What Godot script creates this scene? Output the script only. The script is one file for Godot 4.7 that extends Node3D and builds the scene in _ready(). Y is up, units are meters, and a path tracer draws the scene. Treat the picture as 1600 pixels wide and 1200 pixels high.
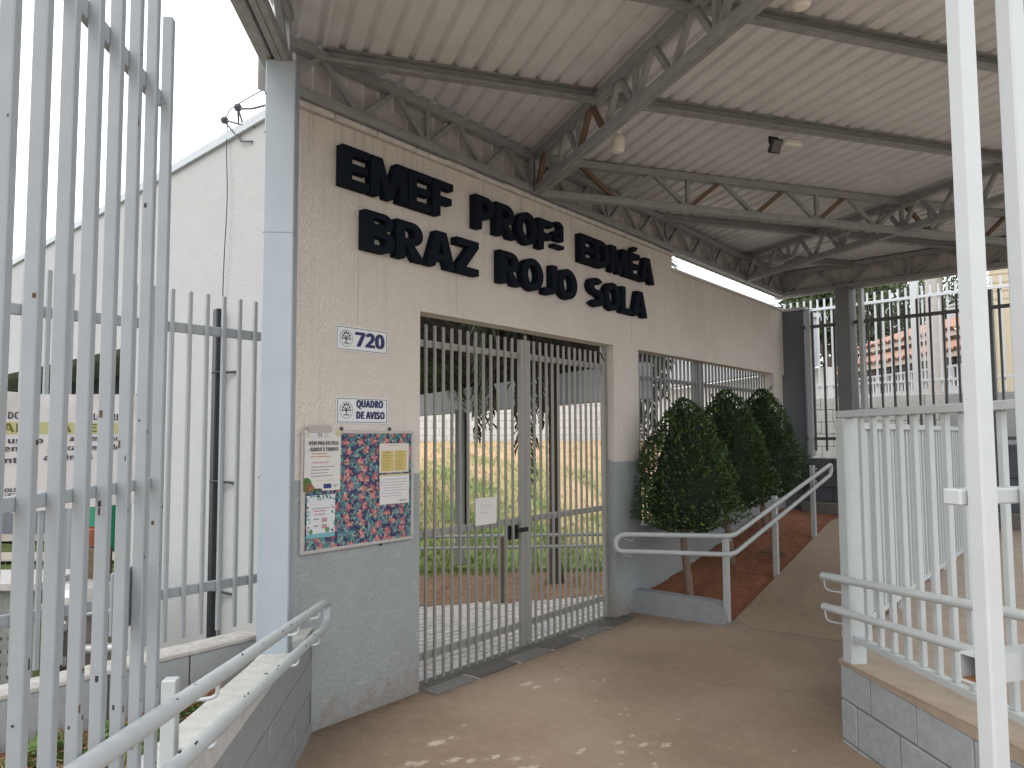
extends Node3D
# School entrance under a steel canopy. World: x right, y up, -z away from the camera; V(X, h, Z) takes depth Z.

const UX := 0.6125
const UZ := 0.7904
const S0 := 3.8012
const DD := -3.745455
const WALL_A := 37.776
const G_A := -18.86
const NODE := Vector2(0.196, 6.361)
const CHORD := 3.715
const ROOF := 4.075

var rng := RandomNumberGenerator.new()
var mats := {}
var cache := {}
var names := {}

# ---------------------------------------------------------------- geometry helpers
func V(x: float, h: float, z: float) -> Vector3:
	return Vector3(x, h, -z)

func W(s: float, h: float, p: float) -> Vector3:      # along the front wall, height, out from it
	return Vector3(UX * (s + S0) + UZ * (p + DD), h, -(UZ * (s + S0) - UX * (p + DD)))

func head(a: float) -> Vector2:                       # heading in degrees, 0 = away from the camera, + = right
	return Vector2(sin(deg_to_rad(a)), cos(deg_to_rad(a)))

func yaw(a: float) -> float:
	return deg_to_rad(90.0 - a)

func along(o: Vector2, a: float, t: float, h: float, side := 0.0) -> Vector3:
	var d := head(a)
	var q := o + d * t + Vector2(d.y, -d.x) * side
	return Vector3(q.x, h, -q.y)

class MB:
	var v := PackedVector3Array()
	var n := PackedVector3Array()
	var u := PackedVector2Array()
	var c := PackedColorArray()
	var col := Color.WHITE

	func tri(a: Vector3, b: Vector3, d: Vector3, na := Vector3.ZERO, nb := Vector3.ZERO, nd := Vector3.ZERO, ua := Vector2.ZERO, ub := Vector2.ZERO, ud := Vector2.ZERO) -> void:
		var f := (b - a).cross(d - a).normalized()
		v.append_array([a, d, b])
		n.append_array([na if na != Vector3.ZERO else f, nd if nd != Vector3.ZERO else f, nb if nb != Vector3.ZERO else f])
		u.append_array([ua, ud, ub])
		c.append_array([col, col, col])

	func quad(a: Vector3, b: Vector3, d: Vector3, e: Vector3, u0 := Vector2(0, 1), u1 := Vector2(1, 1), u2 := Vector2(1, 0), u3 := Vector2(0, 0)) -> void:
		tri(a, b, d, Vector3.ZERO, Vector3.ZERO, Vector3.ZERO, u0, u1, u2)
		tri(a, d, e, Vector3.ZERO, Vector3.ZERO, Vector3.ZERO, u0, u2, u3)

	func out_quad(p: Array, mid: Vector3) -> void:
		var f: Vector3 = (p[1] - p[0]).cross(p[2] - p[0])
		if f.dot((p[0] + p[1] + p[2] + p[3]) / 4.0 - mid) < 0.0:
			quad(p[0], p[3], p[2], p[1])
		else:
			quad(p[0], p[1], p[2], p[3])

	func box(at: Vector3, size: Vector3, basis := Basis.IDENTITY, ch := 0.0) -> void:
		var h := size / 2.0
		var k := Vector3(h.x - ch, h.y - ch, h.z - ch)
		for ax in 3:
			var b := (ax + 1) % 3
			var d := (ax + 2) % 3
			for s in [-1.0, 1.0]:
				var pts := []
				for q in [[-1, -1], [1, -1], [1, 1], [-1, 1]]:
					var w := Vector3.ZERO
					w[ax] = h[ax] * s
					w[b] = k[b] * q[0]
					w[d] = k[d] * q[1]
					pts.append(at + basis * w)
				out_quad(pts, at)
		if ch <= 0.0:
			return
		for ax in 3:
			var b := (ax + 1) % 3
			var d := (ax + 2) % 3
			for sb in [-1.0, 1.0]:
				for sd in [-1.0, 1.0]:
					var pts := []
					for q in [[-1, 0], [1, 0], [1, 1], [-1, 1]]:
						var w := Vector3.ZERO
						w[ax] = k[ax] * q[0]
						w[b] = (k[b] if q[1] else h[b]) * sb
						w[d] = (h[d] if q[1] else k[d]) * sd
						pts.append(at + basis * w)
					out_quad(pts, at)
		for sx in [-1.0, 1.0]:
			for sy in [-1.0, 1.0]:
				for sz in [-1.0, 1.0]:
					var s := Vector3(sx, sy, sz)
					var a := at + basis * (Vector3(h.x, k.y, k.z) * s)
					var b := at + basis * (Vector3(k.x, h.y, k.z) * s)
					var d := at + basis * (Vector3(k.x, k.y, h.z) * s)
					if (b - a).cross(d - a).dot(basis * s) > 0.0:
						tri(a, b, d)
					else:
						tri(a, d, b)

	func bar(a: Vector3, b: Vector3, w: float, hgt: float, up := Vector3.UP, ch := 0.0) -> void:
		var x := (b - a).normalized()
		var z := x.cross(up).normalized()
		var y := z.cross(x).normalized()
		box((a + b) / 2.0, Vector3(a.distance_to(b), hgt, w), Basis(x, y, z), ch)

	func tube(pts: Array, r: float, sides := 10, r1 := -1.0) -> void:
		var rings := []
		var last := Vector3.ZERO
		for i in pts.size():
			var d: Vector3 = (pts[mini(i + 1, pts.size() - 1)] - pts[maxi(i - 1, 0)]).normalized()
			var x := d.cross(Vector3.UP if absf(d.y) < 0.95 else Vector3.RIGHT).normalized() if i == 0 else (last - d * last.dot(d)).normalized()
			last = x
			var y := d.cross(x)
			var rr := r if r1 < 0.0 else lerpf(r, r1, float(i) / (pts.size() - 1))
			var ring := []
			for k in sides:
				var t := TAU * k / sides
				ring.append([pts[i] + (x * cos(t) + y * sin(t)) * rr, x * cos(t) + y * sin(t)])
			rings.append(ring)
		for i in pts.size() - 1:
			for k in sides:
				var a = rings[i][k]
				var b = rings[i][(k + 1) % sides]
				var d = rings[i + 1][(k + 1) % sides]
				var e = rings[i + 1][k]
				var u0 := Vector2(float(k) / sides, i)
				tri(a[0], b[0], d[0], a[1], b[1], d[1], u0, u0, u0)
				tri(a[0], d[0], e[0], a[1], d[1], e[1], u0, u0, u0)
		for e in [[0, -1.0], [pts.size() - 1, 1.0]]:
			var ring = rings[e[0]]
			for k in sides:
				if e[1] > 0.0:
					tri(pts[e[0]], ring[k][0], ring[(k + 1) % sides][0])
				else:
					tri(pts[e[0]], ring[(k + 1) % sides][0], ring[k][0])

	func lathe(at: Vector3, prof: Array, sides := 20) -> void:      # profile of Vector2(radius, height), upwards
		for i in prof.size() - 1:
			for k in sides:
				var t0 := TAU * k / sides
				var t1 := TAU * (k + 1) / sides
				var p: Vector2 = prof[i]
				var q: Vector2 = prof[i + 1]
				var nn := Vector2(q.y - p.y, p.x - q.x).normalized()
				var a := at + Vector3(p.x * cos(t0), p.y, p.x * sin(t0))
				var b := at + Vector3(p.x * cos(t1), p.y, p.x * sin(t1))
				var d := at + Vector3(q.x * cos(t1), q.y, q.x * sin(t1))
				var e := at + Vector3(q.x * cos(t0), q.y, q.x * sin(t0))
				var n0 := Vector3(nn.x * cos(t0), nn.y, nn.x * sin(t0))
				var n1 := Vector3(nn.x * cos(t1), nn.y, nn.x * sin(t1))
				tri(a, d, b, n0, n1, n1)
				tri(a, e, d, n0, n0, n1)

	func prism(poly: PackedVector2Array, z0: float, z1: float) -> void:   # a polygon in x, y given a thickness
		var idx := Geometry2D.triangulate_polygon(poly)
		for i in range(0, idx.size(), 3):
			var a := poly[idx[i]]
			var b := poly[idx[i + 1]]
			var d := poly[idx[i + 2]]
			if (b - a).cross(d - a) < 0.0:
				var sw := b
				b = d
				d = sw
			tri(Vector3(a.x, a.y, z1), Vector3(b.x, b.y, z1), Vector3(d.x, d.y, z1), Vector3.ZERO, Vector3.ZERO, Vector3.ZERO, a, b, d)
			tri(Vector3(a.x, a.y, z0), Vector3(d.x, d.y, z0), Vector3(b.x, b.y, z0))
		var turn := -1.0 if Geometry2D.is_polygon_clockwise(poly) else 1.0
		for i in poly.size():
			var a := poly[i]
			var b := poly[(i + 1) % poly.size()]
			if turn < 0.0:
				quad(Vector3(b.x, b.y, z0), Vector3(a.x, a.y, z0), Vector3(a.x, a.y, z1), Vector3(b.x, b.y, z1))
			else:
				quad(Vector3(a.x, a.y, z0), Vector3(b.x, b.y, z0), Vector3(b.x, b.y, z1), Vector3(a.x, a.y, z1))

	func grid(nx: int, ny: int, f: Callable) -> void:     # f(u, v) -> Vector3, smooth normals
		var p := []
		for j in ny + 1:
			for i in nx + 1:
				p.append(f.call(float(i) / nx, float(j) / ny))
		var nn := []
		for j in ny + 1:
			for i in nx + 1:
				var a: Vector3 = p[j * (nx + 1) + mini(i + 1, nx)] - p[j * (nx + 1) + maxi(i - 1, 0)]
				var b: Vector3 = p[mini(j + 1, ny) * (nx + 1) + i] - p[maxi(j - 1, 0) * (nx + 1) + i]
				nn.append(a.cross(b).normalized())
		for j in ny:
			for i in nx:
				var k := [j * (nx + 1) + i, j * (nx + 1) + i + 1, (j + 1) * (nx + 1) + i + 1, (j + 1) * (nx + 1) + i]
				var t := [Vector2(float(i) / nx, float(j) / ny), Vector2(float(i + 1) / nx, float(j) / ny), Vector2(float(i + 1) / nx, float(j + 1) / ny), Vector2(float(i) / nx, float(j + 1) / ny)]
				tri(p[k[0]], p[k[1]], p[k[2]], nn[k[0]], nn[k[1]], nn[k[2]], t[0], t[1], t[2])
				tri(p[k[0]], p[k[2]], p[k[3]], nn[k[0]], nn[k[2]], nn[k[3]], t[0], t[2], t[3])

	func done() -> ArrayMesh:
		var arr := []
		arr.resize(Mesh.ARRAY_MAX)
		arr[Mesh.ARRAY_VERTEX] = v
		arr[Mesh.ARRAY_NORMAL] = n
		arr[Mesh.ARRAY_TEX_UV] = u
		arr[Mesh.ARRAY_COLOR] = c
		var m := ArrayMesh.new()
		m.add_surface_from_arrays(Mesh.PRIMITIVE_TRIANGLES, arr)
		return m

# ---------------------------------------------------------------- nodes
func numbered(called: String) -> String:
	var k: int = names.get(called, 0)
	names[called] = k + 1
	return called if k == 0 else "%s_%03d" % [called, k]

func tag(o: Node3D, label: String, category: String, group := "") -> void:
	o.set_meta("label", label)
	o.set_meta("category", category)
	if group:
		o.set_meta("group", group)

func thing(called: String, label: String, category: String, at: Vector3, a := 90.0, group := "") -> Node3D:
	var o := Node3D.new()
	o.name = numbered(called)
	add_child(o)
	o.position = at
	o.rotation.y = yaw(a)
	tag(o, label, category, group)
	return o

func part(parent: Node3D, called: String, mesh: Mesh, m: Material, at := Vector3.ZERO, basis := Basis.IDENTITY) -> MeshInstance3D:
	var o := MeshInstance3D.new()
	var key := str(parent.get_instance_id()) + called
	var k: int = names.get(key, 0)
	names[key] = k + 1
	o.name = called if k == 0 else "%s_%03d" % [called, k]
	o.mesh = mesh
	o.material_override = m
	o.transform = Transform3D(basis, at)
	parent.add_child(o, true)
	return o

func struct(called: String, mesh: Mesh, m: Material, at := Vector3.ZERO, a := 90.0) -> MeshInstance3D:
	var o := MeshInstance3D.new()
	o.name = numbered(called)
	o.mesh = mesh
	o.material_override = m
	o.position = at
	o.rotation.y = yaw(a)
	o.set_meta("kind", "structure")
	add_child(o)
	return o

func bx(size: Vector3, ch := 0.0) -> ArrayMesh:
	var key := "%s %s" % [size, ch]
	if not cache.has(key):
		var b := MB.new()
		b.box(Vector3.ZERO, size, Basis.IDENTITY, ch)
		cache[key] = b.done()
	return cache[key]

func bp(parent: Node3D, called: String, x0: float, x1: float, y0: float, y1: float, z0: float, z1: float, m: Material, ch := 0.0) -> MeshInstance3D:
	return part(parent, called, bx(Vector3(snappedf(x1 - x0, 0.0001), snappedf(y1 - y0, 0.0001), snappedf(z1 - z0, 0.0001)), ch), m, Vector3((x0 + x1) / 2, (y0 + y1) / 2, (z0 + z1) / 2))

func tubem(pts: Array, r: float, sides := 10, r1 := -1.0) -> ArrayMesh:
	var b := MB.new()
	b.tube(pts, r, sides, r1)
	return b.done()

func scatter(parent: Node3D, called: String, mesh: Mesh, m: Material, xf: Array, cols: Array) -> MultiMeshInstance3D:
	var mm := MultiMesh.new()
	mm.transform_format = MultiMesh.TRANSFORM_3D
	mm.use_colors = cols.size() > 0
	mm.mesh = mesh
	mm.instance_count = xf.size()
	for i in xf.size():
		mm.set_instance_transform(i, xf[i])
		if cols.size():
			mm.set_instance_color(i, cols[i])
	var o := MultiMeshInstance3D.new()
	o.name = called
	o.multimesh = mm
	o.material_override = m
	o.set_meta("kind", "stuff")
	parent.add_child(o, true)
	return o

func smooth_path(pts: Array, n := 6, cut := 0.06) -> Array:       # rounds the corners of a polyline
	var out := [pts[0]]
	for i in range(1, pts.size() - 1):
		var a: Vector3 = pts[i - 1]
		var b: Vector3 = pts[i]
		var d: Vector3 = pts[i + 1]
		var p := b + (a - b).normalized() * minf(cut, a.distance_to(b) * 0.49)
		var q := b + (d - b).normalized() * minf(cut, d.distance_to(b) * 0.49)
		for k in n + 1:
			var t := float(k) / n
			out.append(p.lerp(b, t).lerp(b.lerp(q, t), t))
	out.append(pts[-1])
	return out

# ---------------------------------------------------------------- materials
func srgb(r: float, g: float, b: float) -> Color:
	return Color(r, g, b).linear_to_srgb()

func mat(called: String, c: Color, rough := 0.6, vary := 0.12, scale := 3.0, bump := 0.0, tint := Color(0, 0, 0, 0), metal := 0.0) -> StandardMaterial3D:
	# c is a linear base colour; two layers of noise break it up, tint is what shows in the low spots
	if mats.has(called):
		return mats[called]
	var m := StandardMaterial3D.new()
	m.resource_name = called
	m.roughness = rough
	m.metallic = metal
	if vary > 0.0:
		if tint.a > 0.0:
			var lo := c.lerp(tint, tint.a)
			m.albedo_texture = noise_texture([lo, c * (1 - vary * 0.4), c, c * (1 + vary)], mats.size())
		else:
			var q := snappedf(vary, 0.08) if vary > 0.06 else 0.05
			var key := "noise%s_%d" % [q, mats.size() % 2]
			if not cache.has(key):
				var w := Color(1, 1, 1) / (1.0 + q)
				cache[key] = noise_texture([w * (1 - q), w * (1 - q * 0.4), w, w * (1 + q)], mats.size())
			m.albedo_texture = cache[key]
			m.albedo_color = srgb(c.r * (1 + q), c.g * (1 + q), c.b * (1 + q))
		m.uv1_offset = Vector3(mats.size() * 0.37, mats.size() * 0.61, mats.size() * 0.23)
	else:
		m.albedo_color = srgb(c.r, c.g, c.b)
	m.uv1_triplanar = true
	m.uv1_world_triplanar = true
	m.uv1_scale = Vector3.ONE / scale
	if bump > 0.0:
		m.normal_enabled = true
		m.normal_scale = bump
		m.normal_texture = bump_texture()
	mats[called] = m
	return m

func noise_texture(stops: Array, seed_: int) -> NoiseTexture2D:
	var f := FastNoiseLite.new()
	f.seed = seed_ * 17 + 3
	f.noise_type = FastNoiseLite.TYPE_SIMPLEX_SMOOTH
	f.frequency = 0.012
	f.fractal_octaves = 6
	f.fractal_gain = 0.62
	var g := Gradient.new()
	g.offsets = PackedFloat32Array([0.0, 0.28, 0.5, 1.0])
	var cols := PackedColorArray()
	for k in stops:
		cols.append(srgb(k.r, k.g, k.b))
	g.colors = cols
	var t := NoiseTexture2D.new()
	t.width = 512
	t.height = 512
	t.seamless = true
	t.noise = f
	t.color_ramp = g
	return t

func bump_texture() -> NoiseTexture2D:
	if not cache.has("bump"):
		var f := FastNoiseLite.new()
		f.seed = 5
		f.frequency = 0.2
		f.fractal_octaves = 4
		var t := NoiseTexture2D.new()
		t.width = 512
		t.height = 512
		t.seamless = true
		t.noise = f
		t.as_normal_map = true
		t.bump_strength = 4.0
		cache["bump"] = t
	return cache["bump"]

func flat(called: String, c: Color, rough := 0.6, metal := 0.0) -> StandardMaterial3D:
	if not mats.has(called):
		var m := StandardMaterial3D.new()
		m.resource_name = called
		m.albedo_color = srgb(c.r, c.g, c.b)
		m.roughness = rough
		m.metallic = metal
		mats[called] = m
	return mats[called]

func leafmat(called: String, back := 0.25) -> StandardMaterial3D:
	if not mats.has(called):
		var m := StandardMaterial3D.new()
		m.resource_name = called
		m.vertex_color_use_as_albedo = true
		m.roughness = 0.5
		m.cull_mode = BaseMaterial3D.CULL_DISABLED
		m.backlight_enabled = true
		m.backlight = Color(back, back * 1.2, back * 0.4)
		mats[called] = m
	return mats[called]

func picture(called: String, im: Image, rough := 0.7) -> StandardMaterial3D:
	var m := StandardMaterial3D.new()
	m.resource_name = called
	m.albedo_texture = ImageTexture.create_from_image(im)
	m.roughness = rough
	mats[called] = m
	return m

func font(heavy: float, serif := false) -> Font:
	var key := "font%s%s" % [heavy, serif]
	if not cache.has(key):
		var f := SystemFont.new()
		f.font_names = PackedStringArray(["Droid Serif" if serif else "Droid Sans"])
		f.font_weight = 700
		var v := FontVariation.new()
		v.base_font = f
		cache[key] = v
	return cache[key]

func text_mesh(what: String, cap: float, depth: float, heavy := 0.0, serif := false) -> TextMesh:
	var t := TextMesh.new()
	t.font = font(heavy, serif)
	t.font_size = 64
	t.text = what
	t.depth = depth
	t.pixel_size = cap / 46.0
	t.curve_step = 2.0
	t.horizontal_alignment = HORIZONTAL_ALIGNMENT_LEFT
	return t

func lettering(parent: Node3D, called: String, what: String, x: float, y: float, z: float, cap: float, m: Material, width := 0.0, heavy := 0.0, serif := false) -> MeshInstance3D:
	# x, y = lower left corner of the ink
	var t := text_mesh(what, cap, 0.0008, heavy, serif)
	var bb := t.get_aabb()
	var k := width / bb.size.x if width > 0.0 else 1.0
	var o := part(parent, called, t, m)
	o.scale = Vector3(k, 1, 1)
	o.position = Vector3(x - bb.position.x * k, y - bb.position.y, z)
	return o

func bold(parent: Node3D, called: String, what: String, x: float, y: float, z: float, cap: float, m: Material, width: float, fat: float) -> void:
	var o := lettering(parent, called, what, x, y, z, cap, m, width - fat)
	for k in [[fat, 0.0], [fat / 2, fat / 2]]:
		var again := lettering(o, "stroke", what, 0, 0, 0, cap, m, 0.0)
		again.position = Vector3(k[0] / o.scale.x, k[1], 0.0004 + k[1] * 0.1)

# ---------------------------------------------------------------- scene
func _ready() -> void:
	rng.seed = 20
	set_camera_and_light()
	setting()
	front_wall()
	canopy()
	main_gate()
	notices()
	left_side()
	outer_gate_leaves()
	right_platform()
	planter()
	far_fence()
	courtyard()
	street()

func set_camera_and_light() -> void:
	var cam := Camera3D.new()
	cam.name = "camera"
	cam.fov = rad_to_deg(2.0 * atan(600.0 / 1207.92))
	cam.near = 0.05
	cam.far = 600.0
	cam.basis = Basis(Vector3.RIGHT, 0.06819) * Basis(Vector3.BACK, -0.005475)
	cam.position = Vector3(0, 1.7, 0)
	add_child(cam)
	cam.current = true
	var env := Environment.new()
	env.background_mode = Environment.BG_SKY
	env.tonemap_mode = Environment.TONE_MAPPER_LINEAR
	env.tonemap_exposure = 2.3
	env.sdfgi_enabled = true
	env.ssao_enabled = true
	env.ssil_enabled = true
	var sky := Sky.new()
	var sm := PanoramaSkyMaterial.new()
	sm.panorama = sky_texture()
	sky.sky_material = sm
	env.sky = sky
	var we := WorldEnvironment.new()
	we.name = "world"
	we.environment = env
	add_child(we)
	var sun := DirectionalLight3D.new()
	sun.name = "sun"
	sun.light_energy = 0.18
	sun.light_color = Color(1.0, 0.97, 0.92)
	sun.light_angular_distance = 25.0
	sun.shadow_enabled = true
	add_child(sun)
	sun.look_at_from_position(Vector3.ZERO, Vector3(0.45, -1.0, -0.55))

func sky_texture() -> ImageTexture:
	var f := FastNoiseLite.new()
	f.seed = 11
	f.frequency = 1.6
	f.fractal_octaves = 5
	var w := 512
	var h := 256
	var im := Image.create(w, h, false, Image.FORMAT_RGBF)
	for j in h:
		var up := PI * (0.5 - (j + 0.5) / h)
		for i in w:
			var az := TAU * (i + 0.5) / w
			var d := Vector3(cos(up) * cos(az), sin(up) * 2.0, cos(up) * sin(az))
			var k := f.get_noise_3dv(d)
			var y := maxf(sin(up), 0.0)
			var l := (0.98 - 0.12 * y) * (1.0 + 0.14 * k)
			var c := Color(0.97, 0.975, 1.0).lerp(Color(0.90, 0.94, 1.0), clampf(0.5 - k, 0, 1)) * l
			im.set_pixel(i, j, c)
	return ImageTexture.create_from_image(im)

func floor_height(q: Vector3) -> float:
	return 0.085 * maxf(0.0, 4.4 + q.z) * clampf((4.4 + q.z) / 0.6, 0.0, 1.0)

func floor_texture() -> Array:      # [albedo, roughness]; covers s -2..4, p 0..6 at 170 px/m
	var n := 1020
	var wear := [[0.1, 5.41, 1.6], [0.3, 5.55, 1], [0.48, 5.33, 0.8], [0.63, 5.51, 0.6], [0.54, 5.52, 0.6], [0.46, 5.87, 0.9], [0.34, 5.13, 0.8], [0.53, 5.11, 0.5], [0.68, 4.97, 0.7], [0.65, 4.85, 0.7], [0.7, 4.83, 0.6], [0.98, 4.76, 0.7], [-0.47, 4.4, 1.8], [-0.35, 4.47, 1.2], [-0.19, 4.18, 1.2], [-0.08, 4.24, 1.2], [0.0, 4.23, 1], [0.12, 4.26, 0.9], [-0.45, 4.24, 0.5], [-0.7, 4.28, 0.5], [-0.47, 4.13, 2.2], [-0.32, 4.13, 1.6], [-0.61, 4.08, 1.4], [0.06, 4.09, 1.4], [0.37, 4.31, 1.1], [0.58, 4.38, 1.3], [0.57, 4.29, 1], [0.71, 4.39, 1], [0.73, 4.29, 0.8], [0.82, 4.43, 1.3], [1.18, 4.35, 0.6], [1.51, 4.3, 0.5], [0.68, 4.53, 0.6], [-0.29, 4.71, 0.7], [0.72, 4.1, 1], [0.55, 4.12, 0.9]]
	var a := FastNoiseLite.new()
	a.seed = 2
	a.frequency = 0.7
	a.fractal_octaves = 5
	var b := FastNoiseLite.new()
	b.seed = 3
	b.frequency = 9.0
	b.fractal_octaves = 4
	var d := FastNoiseLite.new()
	d.seed = 4
	d.frequency = 45.0
	d.fractal_octaves = 2
	var im := Image.create(n, n, false, Image.FORMAT_RGB8)
	var base := Color(0.325, 0.237, 0.168)
	for j in n:
		for i in n:
			var s := -2.0 + 6.0 * i / n
			var p := 6.0 * j / n
			var big := a.get_noise_2d(s, p)
			var mid := b.get_noise_2d(s, p)
			var fine := d.get_noise_2d(s, p)
			var c := base * (1.0 + 0.26 * big + 0.10 * mid + 0.10 * fine)
			c = c.lerp(Color(0.345, 0.272, 0.205), clampf(big * 1.2 - 0.1, 0.0, 0.6))
			if fine > 0.55 and mid > 0.22:
				c = c.lerp(Color(0.46, 0.38, 0.31), 0.5)
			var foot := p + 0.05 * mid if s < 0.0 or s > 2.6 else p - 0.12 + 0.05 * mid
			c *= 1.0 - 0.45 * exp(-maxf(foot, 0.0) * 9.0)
			if absf(s - 0.9 - 0.5 * sin(p * 0.8) - 0.10 * mid - 0.3 * big) < 0.004 + 0.004 * fine and big > -0.15:
				c *= 0.5
			im.set_pixel(i, j, Color(c.r, c.g, c.b).linear_to_srgb())
	for w in wear:
		var q := Vector2(w[0], w[1])
		var s := q.x * UX + q.y * UZ - S0
		var p := q.x * UZ - q.y * UX - DD
		var r: float = 0.035 * w[2]
		for k in 2 if w[2] > 0.9 else 1:
			var cs := s + rng.randf_range(-1, 1) * r * 0.9
			var cp := p + rng.randf_range(-1, 1) * r * 0.9
			var rr := r * rng.randf_range(0.5, 1.0)
			var ring := rng.randf() < 0.35
			for j in range(int((cp - rr * 2) * n / 6.0), int((cp + rr * 2) * n / 6.0) + 1):
				for i in range(int((cs - rr * 2 + 2) * n / 6.0), int((cs + rr * 2 + 2) * n / 6.0) + 1):
					if i < 0 or j < 0 or i >= n or j >= n:
						continue
					var ds := -2.0 + 6.0 * i / n - cs
					var dp := 6.0 * j / n - cp
					var dist := Vector2(ds * 0.8, dp * 1.5).length() / rr + 0.7 * b.get_noise_2d(ds * 4 + cs, dp * 4 + cp) + 0.3 * d.get_noise_2d(ds + cs, dp + cp)
					if dist < 0.85 and not (ring and dist < 0.55):
						var k2 := clampf((0.85 - dist) * 6.0, 0.0, 1.0) * 0.8
						im.set_pixel(i, j, im.get_pixel(i, j).lerp(Color(0.58, 0.51, 0.43).linear_to_srgb(), k2))
	return [im]

func setting() -> void:
	var soil := mat("red_soil", Color(0.26, 0.105, 0.05), 0.95, 0.4, 1.1, 1.2)
	# ground, one sheet to the horizon
	var b := MB.new()
	b.grid(60, 60, func(u: float, v: float) -> Vector3:
		var x := (u - 0.5) * 500.0
		var z := (0.5 - v) * 500.0
		return Vector3(x, -0.75, z))
	struct("ground", b.done(), mat("dry_ground", Color(0.30, 0.25, 0.18), 0.95, 0.35, 6.0, 1.0))
	# entrance floor
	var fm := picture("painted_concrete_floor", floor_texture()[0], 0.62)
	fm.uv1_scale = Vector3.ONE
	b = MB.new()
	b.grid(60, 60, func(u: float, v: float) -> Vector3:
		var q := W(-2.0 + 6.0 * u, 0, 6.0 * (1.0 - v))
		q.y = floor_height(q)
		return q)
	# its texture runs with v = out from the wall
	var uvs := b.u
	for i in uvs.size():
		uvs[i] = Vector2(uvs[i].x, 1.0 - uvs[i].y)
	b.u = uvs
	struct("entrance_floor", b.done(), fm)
	var plainfloor := mat("brown_concrete", Color(0.345, 0.258, 0.19), 0.65, 0.2, 1.6, 0.25)
	b = MB.new()
	b.grid(20, 20, func(u: float, v: float) -> Vector3:
		var q := W(-9.0 + 7.0 * u, 0, 8.0 * (1.0 - v))
		q.y = floor_height(q)
		return q)
	struct("forecourt_floor", b.done(), plainfloor)
	# ramp along the planting bed, then a landing
	b = MB.new()
	b.grid(24, 4, func(u: float, v: float) -> Vector3:
		var sq := 3.0 + 5.6 * u
		var h := 0.002 + 0.2 * minf(sq - 3.0, 3.2) + 0.03 * maxf(sq - 6.2, 0.0)
		return W(sq, h, 2.45 - 1.51 * v))
	uvs = b.u
	for i in uvs.size():
		var sq := 3.0 + 5.6 * uvs[i].x
		uvs[i] = Vector2(((sq if sq < 4.0 else 8.0 - sq) + 2.0) / 6.0, (2.45 - 1.51 * uvs[i].y) / 6.0)
	b.u = uvs
	struct("ramp", b.done(), fm)
	# raised platform behind the right-hand fence
	b = MB.new()
	var e := V(1.82, 0.439, 4.43)
	var f1 := V(2.24, 0.60, 0.0)
	var f2 := W(8.2, 0.62, 2.46)
	var poly := [e, f1, V(9.5, 0.62, 0.0), V(9.5, 0.62, 5.8), V(6.4, 0.60, 8.8), f2]
	for i in range(1, poly.size() - 1):
		b.tri(poly[0], poly[i], poly[i + 1])
	b.quad(W(3.0, -0.2, 2.462), poly[5] - Vector3(0, 1, 0), poly[5], W(3.0, 0.47, 2.462))
	struct("platform", b.done(), mat("platform_concrete", Color(0.34, 0.27, 0.205), 0.7, 0.18, 1.3, 0.3))
	# soil bed on the left between the ramp wall and the kerb wall
	b = MB.new()
	var fn := FastNoiseLite.new()
	fn.seed = 8
	fn.frequency = 1.3
	fn.fractal_octaves = 4
	b.grid(50, 40, func(u: float, v: float) -> Vector3:
		var s := lerpf(-6.5, -1.15, u)
		var q := W(s, 0.40, 0.0)
		var x1 := -1.22 - 0.0 * v
		q = q.lerp(Vector3(x1 + 0.1 * (1 - u), 0.42, minf(q.z + 0.25, 1.0) + v * 0.01), 0.0)
		var p := v * (-1.28 - q.x) / UZ
		q = W(s, 0.40 + 0.05 * fn.get_noise_2d(s * 2, p * 2) + 0.02 * fn.get_noise_2d(s * 12, p * 12), p)
		return q)
	var left_soil := struct("soil_bed", b.done(), soil)
	left_soil.name = "soil_bed"
	# planting bed between wall and ramp
	b = MB.new()
	b.grid(60, 16, func(u: float, v: float) -> Vector3:
		var s := 3.02 + 4.45 * u
		var p := 0.935 * (1.0 - v)
		var h := 0.2 * minf(s - 3.0, 3.2) - 0.025 + 0.13 * (1.0 - p / 0.935) * exp(-(s - 3.0) * 1.2) + 0.025 * fn.get_noise_2d(s * 3, p * 3) + 0.012 * fn.get_noise_2d(s * 15, p * 15) + 0.04 * (1.0 - p / 0.935)
		return W(s, h, p))
	struct("planting_bed", b.done(), mat("planter_soil", Color(0.26, 0.10, 0.048), 0.95, 0.45, 0.7, 1.4))

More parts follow.
